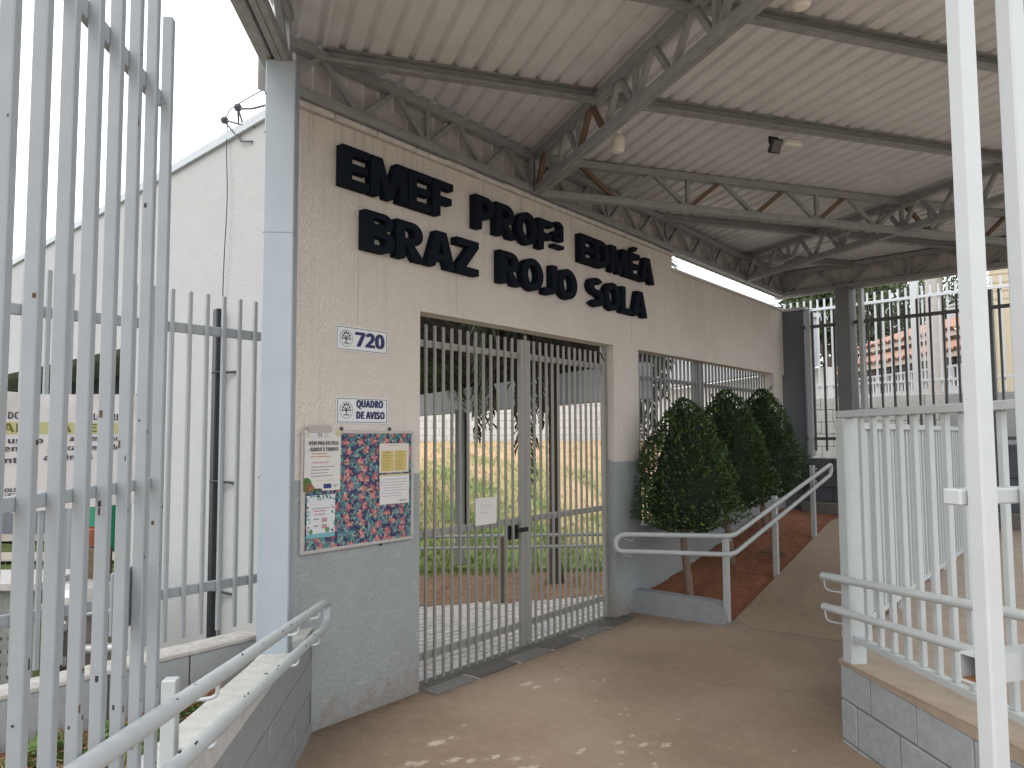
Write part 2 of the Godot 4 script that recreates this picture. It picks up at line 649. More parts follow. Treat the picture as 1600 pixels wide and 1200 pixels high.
func front_wall() -> void:
	var pics := wall_pictures()
	var cream: StandardMaterial3D = pics
	var grey: StandardMaterial3D = pics
	var t := thing("entrance_wall", "long cream stucco school wall with grey painted base around the barred double gate", "wall", W(0, 0, 0), WALL_A)
	var lo := MB.new()
	var up := MB.new()
	var add := func(b: MB, s0: float, s1: float, h0: float, h1: float, z0 := -0.15, z1 := 0.0) -> void:
		b.box(Vector3((s0 + s1) / 2, (h0 + h1) / 2, (z0 + z1) / 2), Vector3(s1 - s0, h1 - h0, z1 - z0))
	add.call(up, -1.1, 0.0, 1.458, 3.664)
	add.call(up, 0.0, 2.62, 2.571, 3.664)
	add.call(up, 2.62, 3.11, 1.458, 3.664)
	add.call(up, 3.11, 3.91, 2.571, 3.664)
	add.call(up, 3.91, 7.5, 2.571, 3.506)
	add.call(up, 7.057, 7.42, 0.8, 2.571)
	add.call(lo, -1.1, 0.0, -0.3, 1.458)
	add.call(lo, 2.62, 3.11, -0.3, 1.458)
	add.call(lo, 3.11, 7.42, -0.3, 0.80)
	for m in [lo, up]:
		var uvs: PackedVector2Array = m.u
		for i in uvs.size():
			uvs[i] = Vector2((m.v[i].x + m.v[i].z + 1.2) / 8.8, 1.0 - (m.v[i].y + 0.3 + m.v[i].z * 0.3) / 4.0)
		m.u = uvs
	part(t, "upper_wall", up.done(), cream)
	part(t, "painted_base", lo.done(), grey)
	# coping tiles
	var tile := mat("coping_tile", Color(0.62, 0.60, 0.56), 0.7, 0.2, 0.5, 0.3)
	var x := -1.1
	while x < 3.9:
		var l := minf(rng.randf_range(0.30, 0.36), 3.92 - x)
		part(t, "coping_tile", bx(Vector3(snappedf(l - 0.006, 0.01), 0.035, 0.21), 0.004), tile, Vector3(x + l / 2, 3.683 + rng.randf_range(-0.004, 0.004), -0.07), Basis(Vector3.BACK, rng.randf_range(-0.006, 0.006)))
		x += l
	part(t, "low_coping", bx(Vector3(3.58, 0.03, 0.20), 0.004), tile, Vector3(5.71, 3.522, -0.07))
	# low cement skim along the foot, conduit crack lines
	var crack := flat("hairline_crack", Color(0.30, 0.26, 0.22), 0.9)
	for c in [[-0.56, 2.41, 2.86], [0.37, 2.60, 3.2], [-0.56, 3.15, 3.3], [2.98, 2.62, 2.88]]:
		bp(t, "crack", c[0], c[0] + 0.0025, c[1], c[2], -0.002, 0.0008, crack)
	# raised letters
	var ink := mat("black_letter_paint", Color(0.010, 0.014, 0.022), 0.75, 0.25, 0.3, 0.0)
	ink.metallic_specular = 0.18
	var words := [["EMEF", -0.747, 0.269, 3.265], ["PROFª", 0.517, 1.702, 3.265], ["EDMÉA", 1.962, 3.37, 3.265], ["BRAZ", -0.562, 0.553, 2.897], ["ROJO", 0.805, 1.901, 2.897], ["SOLA", 2.106, 3.203, 2.897]]
	var order := ["first", "second", "third", "fourth", "fifth"]
	for w in words:
		var total := 0.0
		var gap := 0.014
		for ch in w[0]:
			total += glyph(ch)[0]
		var k: float = (w[2] - w[1] - gap * (w[0].length() - 1)) / total
		var at: float = w[1]
		for i in w[0].length():
			var gl := glyph(w[0][i])
			var o := thing("wall_letter", "black raised wall letter %s, %s letter of the word %s" % [w[0][i], order[i], w[0]], "letter", W(at, w[3] - 0.004, 0.0), WALL_A, "raised letters of the school name")
			var m := MB.new()
			for poly in gl[1]:
				var q := PackedVector2Array()
				for p in poly:
					q.append(Vector2(p.x * k, p.y * 0.256))
				m.prism(q, 0.004, 0.066)
			part(o, "letter_body", m.done(), ink)
			at += gl[0] * k + gap
	# end pier, dark grey, standing out from the wall
	var dark := mat("dark_grey_paint", Color(0.125, 0.137, 0.155), 0.75, 0.1, 1.4, 0.4)
	var q := thing("end_pier", "dark grey square pier ending the cream wall beside the far fence", "pillar", W(7.5, 0, 0.13), WALL_A)
	part(q, "shaft", bx(Vector3(0.22, 4.0, 0.34), 0.006), dark, Vector3(0.115, 1.5, 0.0))
	part(q, "cap", bx(Vector3(0.26, 0.045, 0.40), 0.006), mat("pier_cap", Color(0.5, 0.5, 0.5), 0.8, 0.15, 0.6, 0.3), Vector3(0.115, 3.524, 0.0))

func arc(cx: float, cy: float, rx: float, ry: float, a0: float, a1: float, n := 12) -> Array:
	var out := []
	for i in n + 1:
		var t := deg_to_rad(lerpf(a0, a1, float(i) / n))
		out.append(Vector2(cx + rx * cos(t), cy + ry * sin(t)))
	return out

func band(outer: Array, inner: Array) -> Array:       # a stroke between two arcs
	var r := inner.duplicate()
	r.reverse()
	return outer + r

func rect(x0: float, x1: float, y0: float, y1: float) -> Array:
	return [Vector2(x0, y0), Vector2(x1, y0), Vector2(x1, y1), Vector2(x0, y1)]

func bowl(x: float, y0: float, y1: float, w: float, t: float, h: float) -> Array:      # the round of P, R, B, D right of a stem
	var c := (y0 + y1) / 2
	var ry := (y1 - y0) / 2
	var cx := x + w - ry if w > ry else x
	var rx := x + w - cx
	return [Vector2(x, y1)] + arc(cx, c, rx, ry, 90, -90) + [Vector2(x, y0), Vector2(x, y0 + h)] + arc(cx, c, maxf(rx - t, 0.03), ry - h, -90, 90) + [Vector2(x, y1 - h)]

func glyph(ch: String) -> Array:                      # heavy capitals one unit high: [width, polygons]
	var t := 0.245
	match ch:
		"E":
			return [0.70, [rect(0, t, 0, 1), rect(t, 0.70, 0, 0.2), rect(t, 0.65, 0.4, 0.59), rect(t, 0.70, 0.8, 1)]]
		"É":
			return [0.70, [rect(0, t, 0, 1), rect(t, 0.70, 0, 0.2), rect(t, 0.65, 0.4, 0.59), rect(t, 0.70, 0.8, 1), [Vector2(0.22, 1.07), Vector2(0.42, 1.07), Vector2(0.6, 1.26), Vector2(0.34, 1.26)]]]
		"F":
			return [0.67, [rect(0, t, 0, 1), rect(t, 0.62, 0.38, 0.57), rect(t, 0.67, 0.8, 1)]]
		"L":
			return [0.66, [rect(0, t, 0, 1), rect(t, 0.66, 0, 0.2)]]
		"M":
			return [1.02, [rect(0, 0.23, 0, 1), rect(0.79, 1.02, 0, 1), [Vector2(0.23, 1), Vector2(0.23, 0.56), Vector2(0.42, 0), Vector2(0.60, 0), Vector2(0.79, 0.56), Vector2(0.79, 1), Vector2(0.71, 1), Vector2(0.51, 0.36), Vector2(0.31, 1)]]]
		"P":
			return [0.76, [rect(0, t, 0, 1), bowl(t, 0.34, 1.0, 0.51, 0.25, 0.19)]]
		"R":
			return [0.84, [rect(0, t, 0, 1), bowl(t, 0.38, 1.0, 0.52, 0.25, 0.18), [Vector2(0.27, 0.38), Vector2(0.52, 0.38), Vector2(0.84, 0), Vector2(0.55, 0)]]]
		"B":
			return [0.80, [rect(0, t, 0, 1), bowl(t, 0.0, 0.54, 0.55, 0.25, 0.17), bowl(t, 0.54, 1.0, 0.50, 0.24, 0.16)]]
		"D":
			return [0.84, [rect(0, t, 0, 1), bowl(t, 0.0, 1.0, 0.59, 0.25, 0.2)]]
		"O":
			return [0.92, [band(arc(0.46, 0.5, 0.46, 0.52, 90, 270, 18), arc(0.46, 0.5, 0.205, 0.31, 90, 270, 18)), band(arc(0.46, 0.5, 0.46, 0.52, -90, 90, 18), arc(0.46, 0.5, 0.205, 0.31, -90, 90, 18))]]
		"A":
			var l := [Vector2(0, 0), Vector2(0.26, 0), Vector2(0.31, 0.2), Vector2(0.45, 0.2), Vector2(0.45, 0.38), Vector2(0.355, 0.38), Vector2(0.45, 0.74), Vector2(0.45, 1), Vector2(0.29, 1)]
			var r := []
			for p in l:
				r.append(Vector2(0.9 - p.x, p.y))
			return [0.90, [l, r]]
		"Z":
			return [0.76, [[Vector2(0, 1), Vector2(0.76, 1), Vector2(0.76, 0.82), Vector2(0.33, 0.2), Vector2(0.76, 0.2), Vector2(0.76, 0), Vector2(0, 0), Vector2(0, 0.18), Vector2(0.43, 0.8), Vector2(0, 0.8)]]]
		"J":
			return [0.60, [[Vector2(0.60, 1), Vector2(0.35, 1), Vector2(0.35, 0.3)] + arc(0.22, 0.3, 0.13, 0.12, 0, -90, 6) + [Vector2(0.0, 0.2), Vector2(0.0, -0.02)] + arc(0.22, 0.3, 0.38, 0.32, -90, 0, 10)]]
		"S":
			var up := band(arc(0.39, 0.71, 0.39, 0.31, 40, 270, 16), arc(0.39, 0.71, 0.15, 0.12, 40, 270, 16))
			var dn := band(arc(0.39, 0.29, 0.39, 0.31, -140, 90, 16), arc(0.39, 0.29, 0.15, 0.10, -140, 90, 16))
			return [0.78, [up, dn]]
		"ª":
			var c := []
			for p in [band(arc(0.24, 0.62, 0.24, 0.17, 60, 180, 10), arc(0.24, 0.62, 0.11, 0.06, 60, 180, 10)), band(arc(0.24, 0.62, 0.24, 0.17, 180, 300, 10), arc(0.24, 0.62, 0.11, 0.06, 180, 300, 10)), rect(0.33, 0.50, 0.46, 0.94), band(arc(0.25, 0.92, 0.25, 0.18, 0, 150, 10), arc(0.25, 0.92, 0.10, 0.07, 0, 150, 10)), rect(0.02, 0.52, 0.20, 0.31)]:
				c.append(p)
			return [0.54, c]
	return [0.5, [rect(0, 0.5, 0, 1)]]

func wall_pictures() -> StandardMaterial3D:      # paint, dirt and stucco grain over the whole wall: s -1.2..7.6, h -0.3..3.7
	var w := 1584
	var h := 720
	var a := FastNoiseLite.new()
	a.seed = 61
	a.frequency = 0.9
	a.fractal_octaves = 5
	var b := FastNoiseLite.new()
	b.seed = 62
	b.frequency = 10.0
	b.fractal_octaves = 3
	var g := FastNoiseLite.new()
	g.seed = 63
	g.frequency = 38.0
	g.fractal_octaves = 3
	var im := Image.create(w, h, false, Image.FORMAT_RGB8)
	var bump := Image.create(w, h, false, Image.FORMAT_L8)
	for j in h:
		var y := 3.7 - 4.0 * (j + 0.5) / h
		for i in w:
			var x := -1.2 + 8.8 * (i + 0.5) / w
			var big := a.get_noise_2d(x, y)
			var mid := b.get_noise_2d(x, y)
			var grain := g.get_noise_2d(x, y)
			var c: Color
			if y > 1.458 + 0.003 * mid:
				c = Color(0.64, 0.595, 0.53) * (1.0 + 0.07 * big + 0.03 * mid)
				# grey rain streaks below the coping, rust runs below some letters
				var streak := b.get_noise_2d(x * 2.2, y * 0.06)
				var top := 3.664 if x < 3.91 else 3.506
				c = c.lerp(Color(0.36, 0.33, 0.29), clampf((streak - 0.10) * 2.2, 0, 1) * exp(-(top - y) * 2.0) * 0.45)
				c = c.lerp(Color(0.44, 0.37, 0.29), clampf((a.get_noise_2d(x * 9.0 + 20.0, y * 0.25) - 0.32) * 3.0, 0, 1) * 0.28)
			else:
				c = Color(0.335, 0.36, 0.365) * (1.0 + 0.10 * big + 0.05 * mid)
				c = c.lerp(Color(0.25, 0.265, 0.265), clampf((big - 0.08) * 3.0, 0, 1) * 0.35)
				var rub := a.get_noise_2d(x * 4.0, y * 14.0)
				if rub > 0.42:
					c = c.lerp(Color(0.42, 0.43, 0.42), clampf((rub - 0.42) * 8.0, 0.0, 0.5))
				# splashed earth along the foot
				c = c.lerp(Color(0.27, 0.20, 0.145), clampf(0.55 - (y - 0.02) * 3.2 + 0.5 * mid + 0.6 * big, 0.0, 0.5))
			if grain > 0.5 and mid > 0.3:
				c *= 0.8
			c *= 1.0 + 0.05 * grain
			im.set_pixel(i, j, Color(c.r, c.g, c.b).linear_to_srgb())
			bump.set_pixel(i, j, Color.from_hsv(0, 0, clampf(0.5 + 0.5 * grain + 0.1 * mid, 0, 1)))
	bump.convert(Image.FORMAT_RGBA8)
	bump.bump_map_to_normal_map(2.0)
	var m := picture("painted_stucco", im, 0.9)
	m.normal_enabled = true
	m.normal_scale = 0.55
	m.normal_texture = ImageTexture.create_from_image(bump)
	return m

# a line across the canopy at b = const or a = const, clipped to its outline
func roof_corner(i: int) -> Vector2:
	var k := W(-1.30, 0, -0.03)
	var e := W(7.5, 0, -0.03)
	var p0 := Vector2(-1.33, 4.38)
	var p1 := Vector2(e.x, -e.z)
	var p3 := Vector2(-1.10, 1.45)
	return [p0, p1, p1 + head(135.0) * 3.6, Vector2(3.3, 3.3), p3][i]

func to_ab(q: Vector2) -> Vector2:
	var r := q - NODE
	return Vector2(r.dot(head(161.14)), r.dot(head(71.14)))

func from_ab(a: float, b: float, h: float) -> Vector3:
	var q := NODE + head(161.14) * a + head(71.14) * b
	return Vector3(q.x, h, -q.y)

func clip(axis: int, k: float) -> Vector2:          # axis 1: b = k, returns the range of a; axis 0: a = k
	var lo := INF
	var hi := -INF
	for i in 5:
		var p := to_ab(roof_corner(i))
		var q := to_ab(roof_corner((i + 1) % 5))
		if (p[axis] - k) * (q[axis] - k) <= 0.0 and absf(p[axis] - q[axis]) > 1e-6:
			var t := (k - p[axis]) / (q[axis] - p[axis])
			var o := lerpf(p[1 - axis], q[1 - axis], t)
			lo = minf(lo, o)
			hi = maxf(hi, o)
	return Vector2(lo, hi)

func truss(parent: Node3D, p: Vector2, q: Vector2, steel: Material, step := 0.62, top := 4.06, rust: Material = null) -> void:
	var l := p.distance_to(q)
	var d := (q - p) / l
	var m := MB.new()
	var at := func(t: float, h: float, side := 0.0) -> Vector3:
		var w := p + d * t + Vector2(d.y, -d.x) * side
		return Vector3(w.x, h, -w.y)
	for side in [-0.018, 0.018]:
		m.bar(at.call(0.0, CHORD + 0.025, side), at.call(l, CHORD + 0.025, side), 0.034, 0.062, Vector3.UP, 0.003)
		m.bar(at.call(0.0, top - 0.03, side), at.call(l, top - 0.03, side), 0.034, 0.06, Vector3.UP, 0.003)
	var o := part(parent, "truss", m.done(), steel)
	var n := maxi(2, int(round(l / step)))
	var stp := l / n
	for i in n:
		for e in [[i * stp + 0.02, (i + 0.5) * stp - 0.015], [(i + 1) * stp - 0.02, (i + 0.5) * stp + 0.015]]:
			var w := MB.new()
			w.bar(at.call(e[0], CHORD + 0.045), at.call(e[1], top - 0.045), 0.036, 0.036, Vector3(d.y, 0, d.x), 0.002)
			part(o, "web_bar", w.done(), rust if rust and rng.randf() < 0.3 else steel)
		if i % 2 == 0:
			var w := MB.new()
			w.bar(at.call(i * stp, CHORD + 0.045), at.call(i * stp, top - 0.045), 0.036, 0.036, Vector3(d.x, 0, -d.y), 0.002)
			part(o, "web_bar", w.done(), steel)
	if rust:
		for i in int(l / 0.5):
			if rng.randf() < 0.75:
				var t := i * 0.5 + 0.06
				var w := MB.new()
				w.bar(at.call(t, CHORD + 0.0525), at.call(t + rng.randf_range(0.2, 0.42), CHORD + 0.0525), 0.058, 0.005)
				part(o, "rust_scale", w.done(), rust)

func canopy() -> void:
	var sheet := mat("roof_sheet", Color(0.70, 0.71, 0.725), 0.36, 0.08, 1.8, 0.05, Color(0.56, 0.52, 0.48, 0.7))
	var steel := mat("canopy_steel", Color(0.285, 0.30, 0.305), 0.5, 0.2, 0.9, 0.1)
	var rusty := mat("rusty_steel", Color(0.17, 0.115, 0.08), 0.85, 0.4, 0.4, 0.4)
	var t := thing("entrance_canopy", "large grey steel canopy with corrugated roof and open trusses over the entrance", "canopy", Vector3.ZERO)
	# corrugated roof sheets, each seven ribs wide
	var lo := INF
	var hi := -INF
	for i in 5:
		lo = minf(lo, to_ab(roof_corner(i)).y)
		hi = maxf(hi, to_ab(roof_corner(i)).y)
	var pitch := 0.142
	var b0 := lo - 0.03
	var idx := 0
	while b0 < hi:
		var m := MB.new()
		var pts := []
		for r in 7:
			for k in [[0.0, 0.0], [0.092, 0.0], [0.108, 0.026], [0.126, 0.026]]:
				pts.append([b0 + r * pitch + k[0], k[1]])
		pts.append([b0 + 7 * pitch, 0.0])
		pts.append([b0 + 7 * pitch + 0.02, -0.007])
		var lift := 0.0 if idx % 2 == 0 else 0.004
		for i in pts.size() - 1:
			var c0 := clampf(pts[i][0], lo + 0.001, hi - 0.001)
			var c1 := clampf(pts[i + 1][0], lo + 0.001, hi - 0.001)
			if c1 - c0 < 1e-4:
				continue
			var r0 := clip(1, c0)
			var r1 := clip(1, c1)
			var h0: float = ROOF + pts[i][1] + lift
			var h1: float = ROOF + pts[i + 1][1] + lift
			m.quad(from_ab(r0.x - 0.04, c0, h0), from_ab(r0.y + 0.1, c0, h0), from_ab(r1.y + 0.1, c1, h1), from_ab(r1.x - 0.04, c1, h1))
		if m.v.size():
			part(t, "roof_sheet", m.done(), sheet)
		b0 += 7 * pitch
		idx += 1
	# purlins
	for a in [-3.66, -2.44, -1.22, 1.24, 2.45, 3.67]:
		var r := clip(0, a)
		if r.y - r.x < 0.3 or r.x > r.y:
			continue
		var m := MB.new()
		m.bar(from_ab(a, r.x + 0.03, 4.03), from_ab(a, r.y - 0.03, 4.03), 0.006, 0.084)
		m.bar(from_ab(a + 0.025, r.x + 0.03, 3.991), from_ab(a + 0.025, r.y - 0.03, 3.991), 0.05, 0.005)
		m.bar(from_ab(a + 0.025, r.x + 0.03, 4.069), from_ab(a + 0.025, r.y - 0.03, 4.069), 0.05, 0.005)
		m.bar(from_ab(a + 0.048, r.x + 0.03, 4.0), from_ab(a + 0.048, r.y - 0.03, 4.0), 0.004, 0.018)
		part(t, "purlin", m.done(), steel)
	# trusses: along the wall, the left edge, the far right edge, and the crossing ones
	var w0 := W(-1.2, 0, 0.03)
	var w1 := W(7.42, 0, 0.03)
	truss(t, Vector2(w0.x, -w0.z), Vector2(w1.x, -w1.z), steel, 0.62, 4.05)
	truss(t, roof_corner(0) + Vector2(0.1, -0.25), roof_corner(4) + Vector2(0.1, 0.05), steel)
	truss(t, roof_corner(1) + head(135.0) * 0.1 - Vector2(0.04, 0.04), roof_corner(2) - head(135.0) * 0.1 - Vector2(0.04, 0.04), steel, 0.9)
	for b in [0.0, 3.92]:
		var r := clip(1, b)
		var p := from_ab(r.x + 0.06, b, 0)
		var q := from_ab(r.y - 0.05, b, 0)
		truss(t, Vector2(p.x, -p.z), Vector2(q.x, -q.z), steel, 0.42, 4.05, rusty if b == 0.0 else null)
	var rr := clip(0, 0.0)
	var p2 := from_ab(0.0, 0.06, 0)
	var q2 := from_ab(0.0, rr.y - 0.06, 0)
	truss(t, Vector2(p2.x, -p2.z), Vector2(q2.x, -q2.z), steel, 0.72, 4.06, rusty)
	# front beam along the open edge
	for k in [2, 3]:
		var fb := MB.new()
		var c3 := roof_corner(k)
		var c2 := roof_corner(k + 1)
		fb.bar(Vector3(c3.x, 3.9, -c3.y), Vector3(c2.x, 3.9, -c2.y), 0.05, 0.3)
		part(t, "edge_beam", fb.done(), steel)
	# left edge beam that rests on the column
	var lb := MB.new()
	lb.bar(V(-1.335, 3.79, 4.3), V(-1.10, 3.79, 1.5), 0.07, 0.13, Vector3.UP, 0.004)
	part(t, "edge_beam", lb.done(), steel)
	# a bracing rod
	part(t, "brace_rod", tubem([V(3.14, 3.73, 9.2), V(4.05, 3.98, 7.0)], 0.009, 8), mat("bright_steel", Color(0.5, 0.52, 0.52), 0.35, 0.1, 0.5, 0.0, Color(0, 0, 0, 0), 0.5))
	# sheet cladding behind the wall truss and along the far right edge
	var clad := mat("fascia_sheet", Color(0.52, 0.505, 0.485), 0.55, 0.16, 0.7, 0.08, Color(0.27, 0.23, 0.2, 0.8))
	for e in [[W(-1.28, 0, -0.045), W(7.5, 0, -0.045)], [V(roof_corner(1).x, 0, roof_corner(1).y), V(roof_corner(2).x, 0, roof_corner(2).y)]]:
		var p: Vector3 = e[0]
		var d: Vector3 = (e[1] - p).normalized()
		var l: float = e[1].distance_to(p)
		var side := d.cross(Vector3.UP)
		var x := 0.0
		while x < l - 0.05:
			var wd := minf(0.94, l - x)
			var m := MB.new()
			var y := x
			while y < x + wd - 0.01:
				var prof := [[0.0, 0.0], [0.105, 0.0], [0.115, 0.012], [0.125, 0.012], [0.134, 0.0]]
				for i in 4:
					var a0: Vector3 = p + d * (y + prof[i][0]) + side * prof[i][1]
					var a1: Vector3 = p + d * minf(y + prof[i + 1][0], l) + side * prof[i + 1][1]
					if y + prof[i][0] < l:
						m.quad(a0 + Vector3.UP * 3.70, a1 + Vector3.UP * 3.70, a1 + Vector3.UP * 4.32, a0 + Vector3.UP * 4.32)
				y += 0.134
			part(t, "fascia_sheet", m.done(), clad)
			x += 0.938
	part(t, "corner_trim", bx(Vector3(0.09, 0.64, 0.09)), clad, V(roof_corner(1).x - 0.005, 4.01, roof_corner(1).y + 0.01), Basis(Vector3.UP, 0.5))
	var fl := MB.new()
	var k1 := roof_corner(1)
	var k2 := roof_corner(2)
	fl.bar(Vector3(k1.x, 3.705, -k1.y), Vector3(k2.x, 3.705, -k2.y), 0.05, 0.02)
	part(t, "drip_flashing", fl.done(), clad)
	# columns
	var cs := mat("column_paint", Color(0.34, 0.395, 0.435), 0.42, 0.05, 1.5, 0.05)
	var c := thing("canopy_column", "pale blue grey square steel column at the left end of the sign wall", "column", V(-1.23, 0.60, 4.06), 85.0)
	part(c, "shaft", bx(Vector3(0.158, 3.12, 0.12), 0.006), cs, Vector3(0, 1.56, 0))
	part(c, "weld_seam", bx(Vector3(0.1590, 0.004, 0.1210)), flat("seam_line", Color(0.2, 0.22, 0.24)), Vector3(0, 2.18, 0))
	for k in [[0.055, 2.93, 0.012], [0.05, 2.915, 0.006], [0.058, 2.72, 0.007], [0.05, 2.705, 0.005], [-0.03, 1.6, 0.004], [0.06, 0.9, 0.006], [0.02, 0.62, 0.004], [-0.055, 0.3, 0.006]]:
		part(c, "paint_chip", bx(Vector3(0.0012, k[2], snappedf(k[2] * 1.6, 0.001))), flat("bare_steel_chip", Color(0.05, 0.05, 0.055)), Vector3(-0.0792, k[1], k[0]))
	c = thing("canopy_column", "dark grey steel column under the far fascia beside the end pier", "column", V(4.60, 0.6, 10.55), 140.0)
	part(c, "shaft", bx(Vector3(0.20, 3.115, 0.20), 0.006), mat("grey_column_paint", Color(0.20, 0.208, 0.214), 0.5, 0.08, 1.2, 0.1), Vector3(0, 1.557, 0))
	# lamps
	var white := flat("white_plastic", Color(0.75, 0.74, 0.70), 0.4)
	var glass := flat("opal_bulb", Color(0.82, 0.80, 0.72), 0.25)
	var spots := [[V(0.78, 3.955, 5.48), "white bulb lamp hanging from the rusty truss above the word EDMÉA"], [V(1.404, 3.955, 3.595), "white bulb lamp nearest the viewer, at the top edge of the view"]]
	for s in spots:
		var o := thing("bulb_lamp", s[1], "lamp", s[0], 90.0, "bulb lamps under the canopy")
		var m := MB.new()
		m.lathe(Vector3.ZERO, [Vector2(0.0, -0.022), Vector2(0.05, -0.02), Vector2(0.062, -0.008), Vector2(0.062, 0.0), Vector2(0.0, 0.002)], 24)
		part(o, "base_plate", m.done(), white)
		m = MB.new()
		m.lathe(Vector3.ZERO, [Vector2(0.0, -0.07), Vector2(0.02, -0.07), Vector2(0.024, -0.05), Vector2(0.022, -0.02)], 16)
		part(o, "socket", m.done(), white)
		m = MB.new()
		m.lathe(Vector3.ZERO, [Vector2(0.0, -0.205), Vector2(0.03, -0.203), Vector2(0.044, -0.19), Vector2(0.048, -0.17), Vector2(0.049, -0.115), Vector2(0.042, -0.09), Vector2(0.024, -0.07), Vector2(0.0, -0.069)], 24)
		part(o, "bulb", m.done(), glass)
	part(t, "lamp_support", bx(Vector3(0.04, 0.012, 0.3)), steel, V(0.74, 3.962, 5.5))
	part(t, "lamp_support", bx(Vector3(0.04, 0.012, 0.3)), steel, V(1.374, 3.962, 3.615))
	var o := thing("flood_lamp", "small black flood lamp fixed under the second purlin", "lamp", V(2.02, 3.93, 5.80), 71.0)
	part(o, "housing", bx(Vector3(0.10, 0.11, 0.03), 0.006), flat("black_plastic", Color(0.012, 0.012, 0.013), 0.4), Vector3(0, -0.02, 0.02), Basis(Vector3.RIGHT, 0.5))
	part(o, "bracket", bx(Vector3(0.09, 0.06, 0.006)), flat("black_plastic", Color(0.02, 0.02, 0.02)), Vector3(0, 0.03, 0.0))
	part(o, "lens", bx(Vector3(0.08, 0.088, 0.004)), flat("lamp_glass", Color(0.08, 0.08, 0.09), 0.1), Vector3(0, -0.028, 0.036), Basis(Vector3.RIGHT, 0.5))
	o = thing("emergency_light", "white plastic emergency light unit beside the black flood lamp", "lamp", V(2.18, 3.965, 5.86), 71.0)
	part(o, "case", bx(Vector3(0.17, 0.05, 0.05), 0.008), white)
	part(o, "diffuser", bx(Vector3(0.15, 0.034, 0.008), 0.003), glass, Vector3(0, -0.004, 0.028))

func main_gate() -> void:
	var paint := mat("gate_paint", Color(0.29, 0.285, 0.255), 0.5, 0.1, 0.8, 0.08)
	var dark := flat("gate_lock_black", Color(0.016, 0.016, 0.018), 0.4)
	var z := -0.10
	for side in 2:
		var x0 := 0.03 if side == 0 else 1.335
		var x1 := 1.31 if side == 0 else 2.60
		var o := thing("gate_leaf", "closed barred steel gate leaf carrying the white paper notice" if side == 0 else "closed barred steel gate leaf next to the planter wall", "gate", W(x0, 0, z), WALL_A)
		var l := x1 - x0
		var st := 0.055
		bp(o, "stile", 0, st if side else 0.04, 0.02, 2.50, -0.02, 0.02, paint, 0.004)
		bp(o, "stile", l - (0.04 if side else st), l, 0.02, 2.50, -0.02, 0.02, paint, 0.004)
		for r in [[2.345, 2.395], [0.995, 1.045], [0.155, 0.205]]:
			bp(o, "rail", 0.04, l - 0.04, r[0], r[1], -0.035, -0.011, paint, 0.003)
		var n := 12 if side == 0 else 12
		for i in n:
			var x := lerpf(0.04, l - 0.055, (i + 1.0) / (n + 1))
			bp(o, "bar", x - 0.0095, x + 0.0095, 0.0, 2.505, -0.0095, 0.0095, paint, 0.002)
		if side == 0:
			bp(o, "lock_case", l - 0.19, l - 0.02, 0.87, 0.985, -0.05, -0.02, dark, 0.006)
			bp(o, "latch", l - 0.10, l + 0.02, 0.93, 0.965, 0.021, 0.035, dark, 0.004)
			part(o, "drop_bolt", tubem([Vector3(l - 0.27, 0.22, -0.045), Vector3(l - 0.27, 0.90, -0.045)], 0.011, 10), mat("rusty_bolt", Color(0.09, 0.06, 0.045), 0.8, 0.3, 0.3, 0.2))
		else:
			bp(o, "meeting_plate", -0.024, 0.0, 0.05, 2.54, 0.008, 0.022, paint, 0.002)
			part(o, "hook", tubem(smooth_path([Vector3(l - 0.02, 2.42, 0.02), Vector3(l - 0.06, 2.47, 0.02), Vector3(l - 0.10, 2.5, 0.02)]), 0.006, 8), dark)
	# jamb post at right
	var pt := thing("gate_jamb", "narrow steel gate jamb fixed in the opening beside the right gate leaf", "gate post", W(2.608, 0, z), WALL_A)
	bp(pt, "post", -0.006, 0.012, 0.0, 2.56, -0.03, 0.03, paint, 0.002)
	# paper notice
	var im := page(120, 150, Color(0.72, 0.71, 0.67))
	print_lines(im, 24, 96, 40, 90, 9, Color(0.3, 0.3, 0.3), 14)
	var o := thing("paper_notice", "white paper notice tied to the bars of the closed gate", "paper", W(0.805, 1.03, z + 0.012), WALL_A)
	paper(o, 0.255, 0.205, picture("gate_notice_print", im), 0.006)
	# threshold with drain covers
	var th := mat("wet_threshold", Color(0.10, 0.092, 0.082), 0.6, 0.3, 0.4, 0.5)
	var d := thing("drain_channel", "row of worn grey drain covers along the foot of the gate", "drain", W(0, 0, 0.0), WALL_A)
	var lid := mat("drain_cover_concrete", Color(0.18, 0.175, 0.165), 0.8, 0.35, 0.25, 0.8)
	var x := 0.02
	for i in 6:
		var l := 0.42 + 0.06 * rng.randf()
		part(d, "drain_cover", bx(Vector3(snappedf(l - 0.018, 0.01), 0.02, 0.135), 0.004), lid if i % 2 == 0 else th, Vector3(x + l / 2, 0.0 + 0.002 * (i % 3), 0.07), Basis(Vector3.UP, rng.randf_range(-0.01, 0.01)))
		if i > 0:
			part(d, "joint_strip", bx(Vector3(0.014, 0.006, 0.16)), mat("pale_mortar", Color(0.42, 0.40, 0.36), 0.9, 0.2, 0.3), Vector3(x - 0.004, 0.006, 0.08), Basis(Vector3.UP, rng.randf_range(-0.2, 0.2)))
		x += l + 0.002
	bp(d, "sill", 0.0, 2.62, -0.05, 0.002, -0.15, 0.0, th)

# ---- print
func page(w: int, h: int, c: Color) -> Image:
	var im := Image.create(w, h, false, Image.FORMAT_RGB8)
	for j in h:
		for i in w:
			var k := 1.0 + rng.randf_range(-0.015, 0.015)
			im.set_pixel(i, j, Color(c.r * k, c.g * k, c.b * k).linear_to_srgb())
	return im

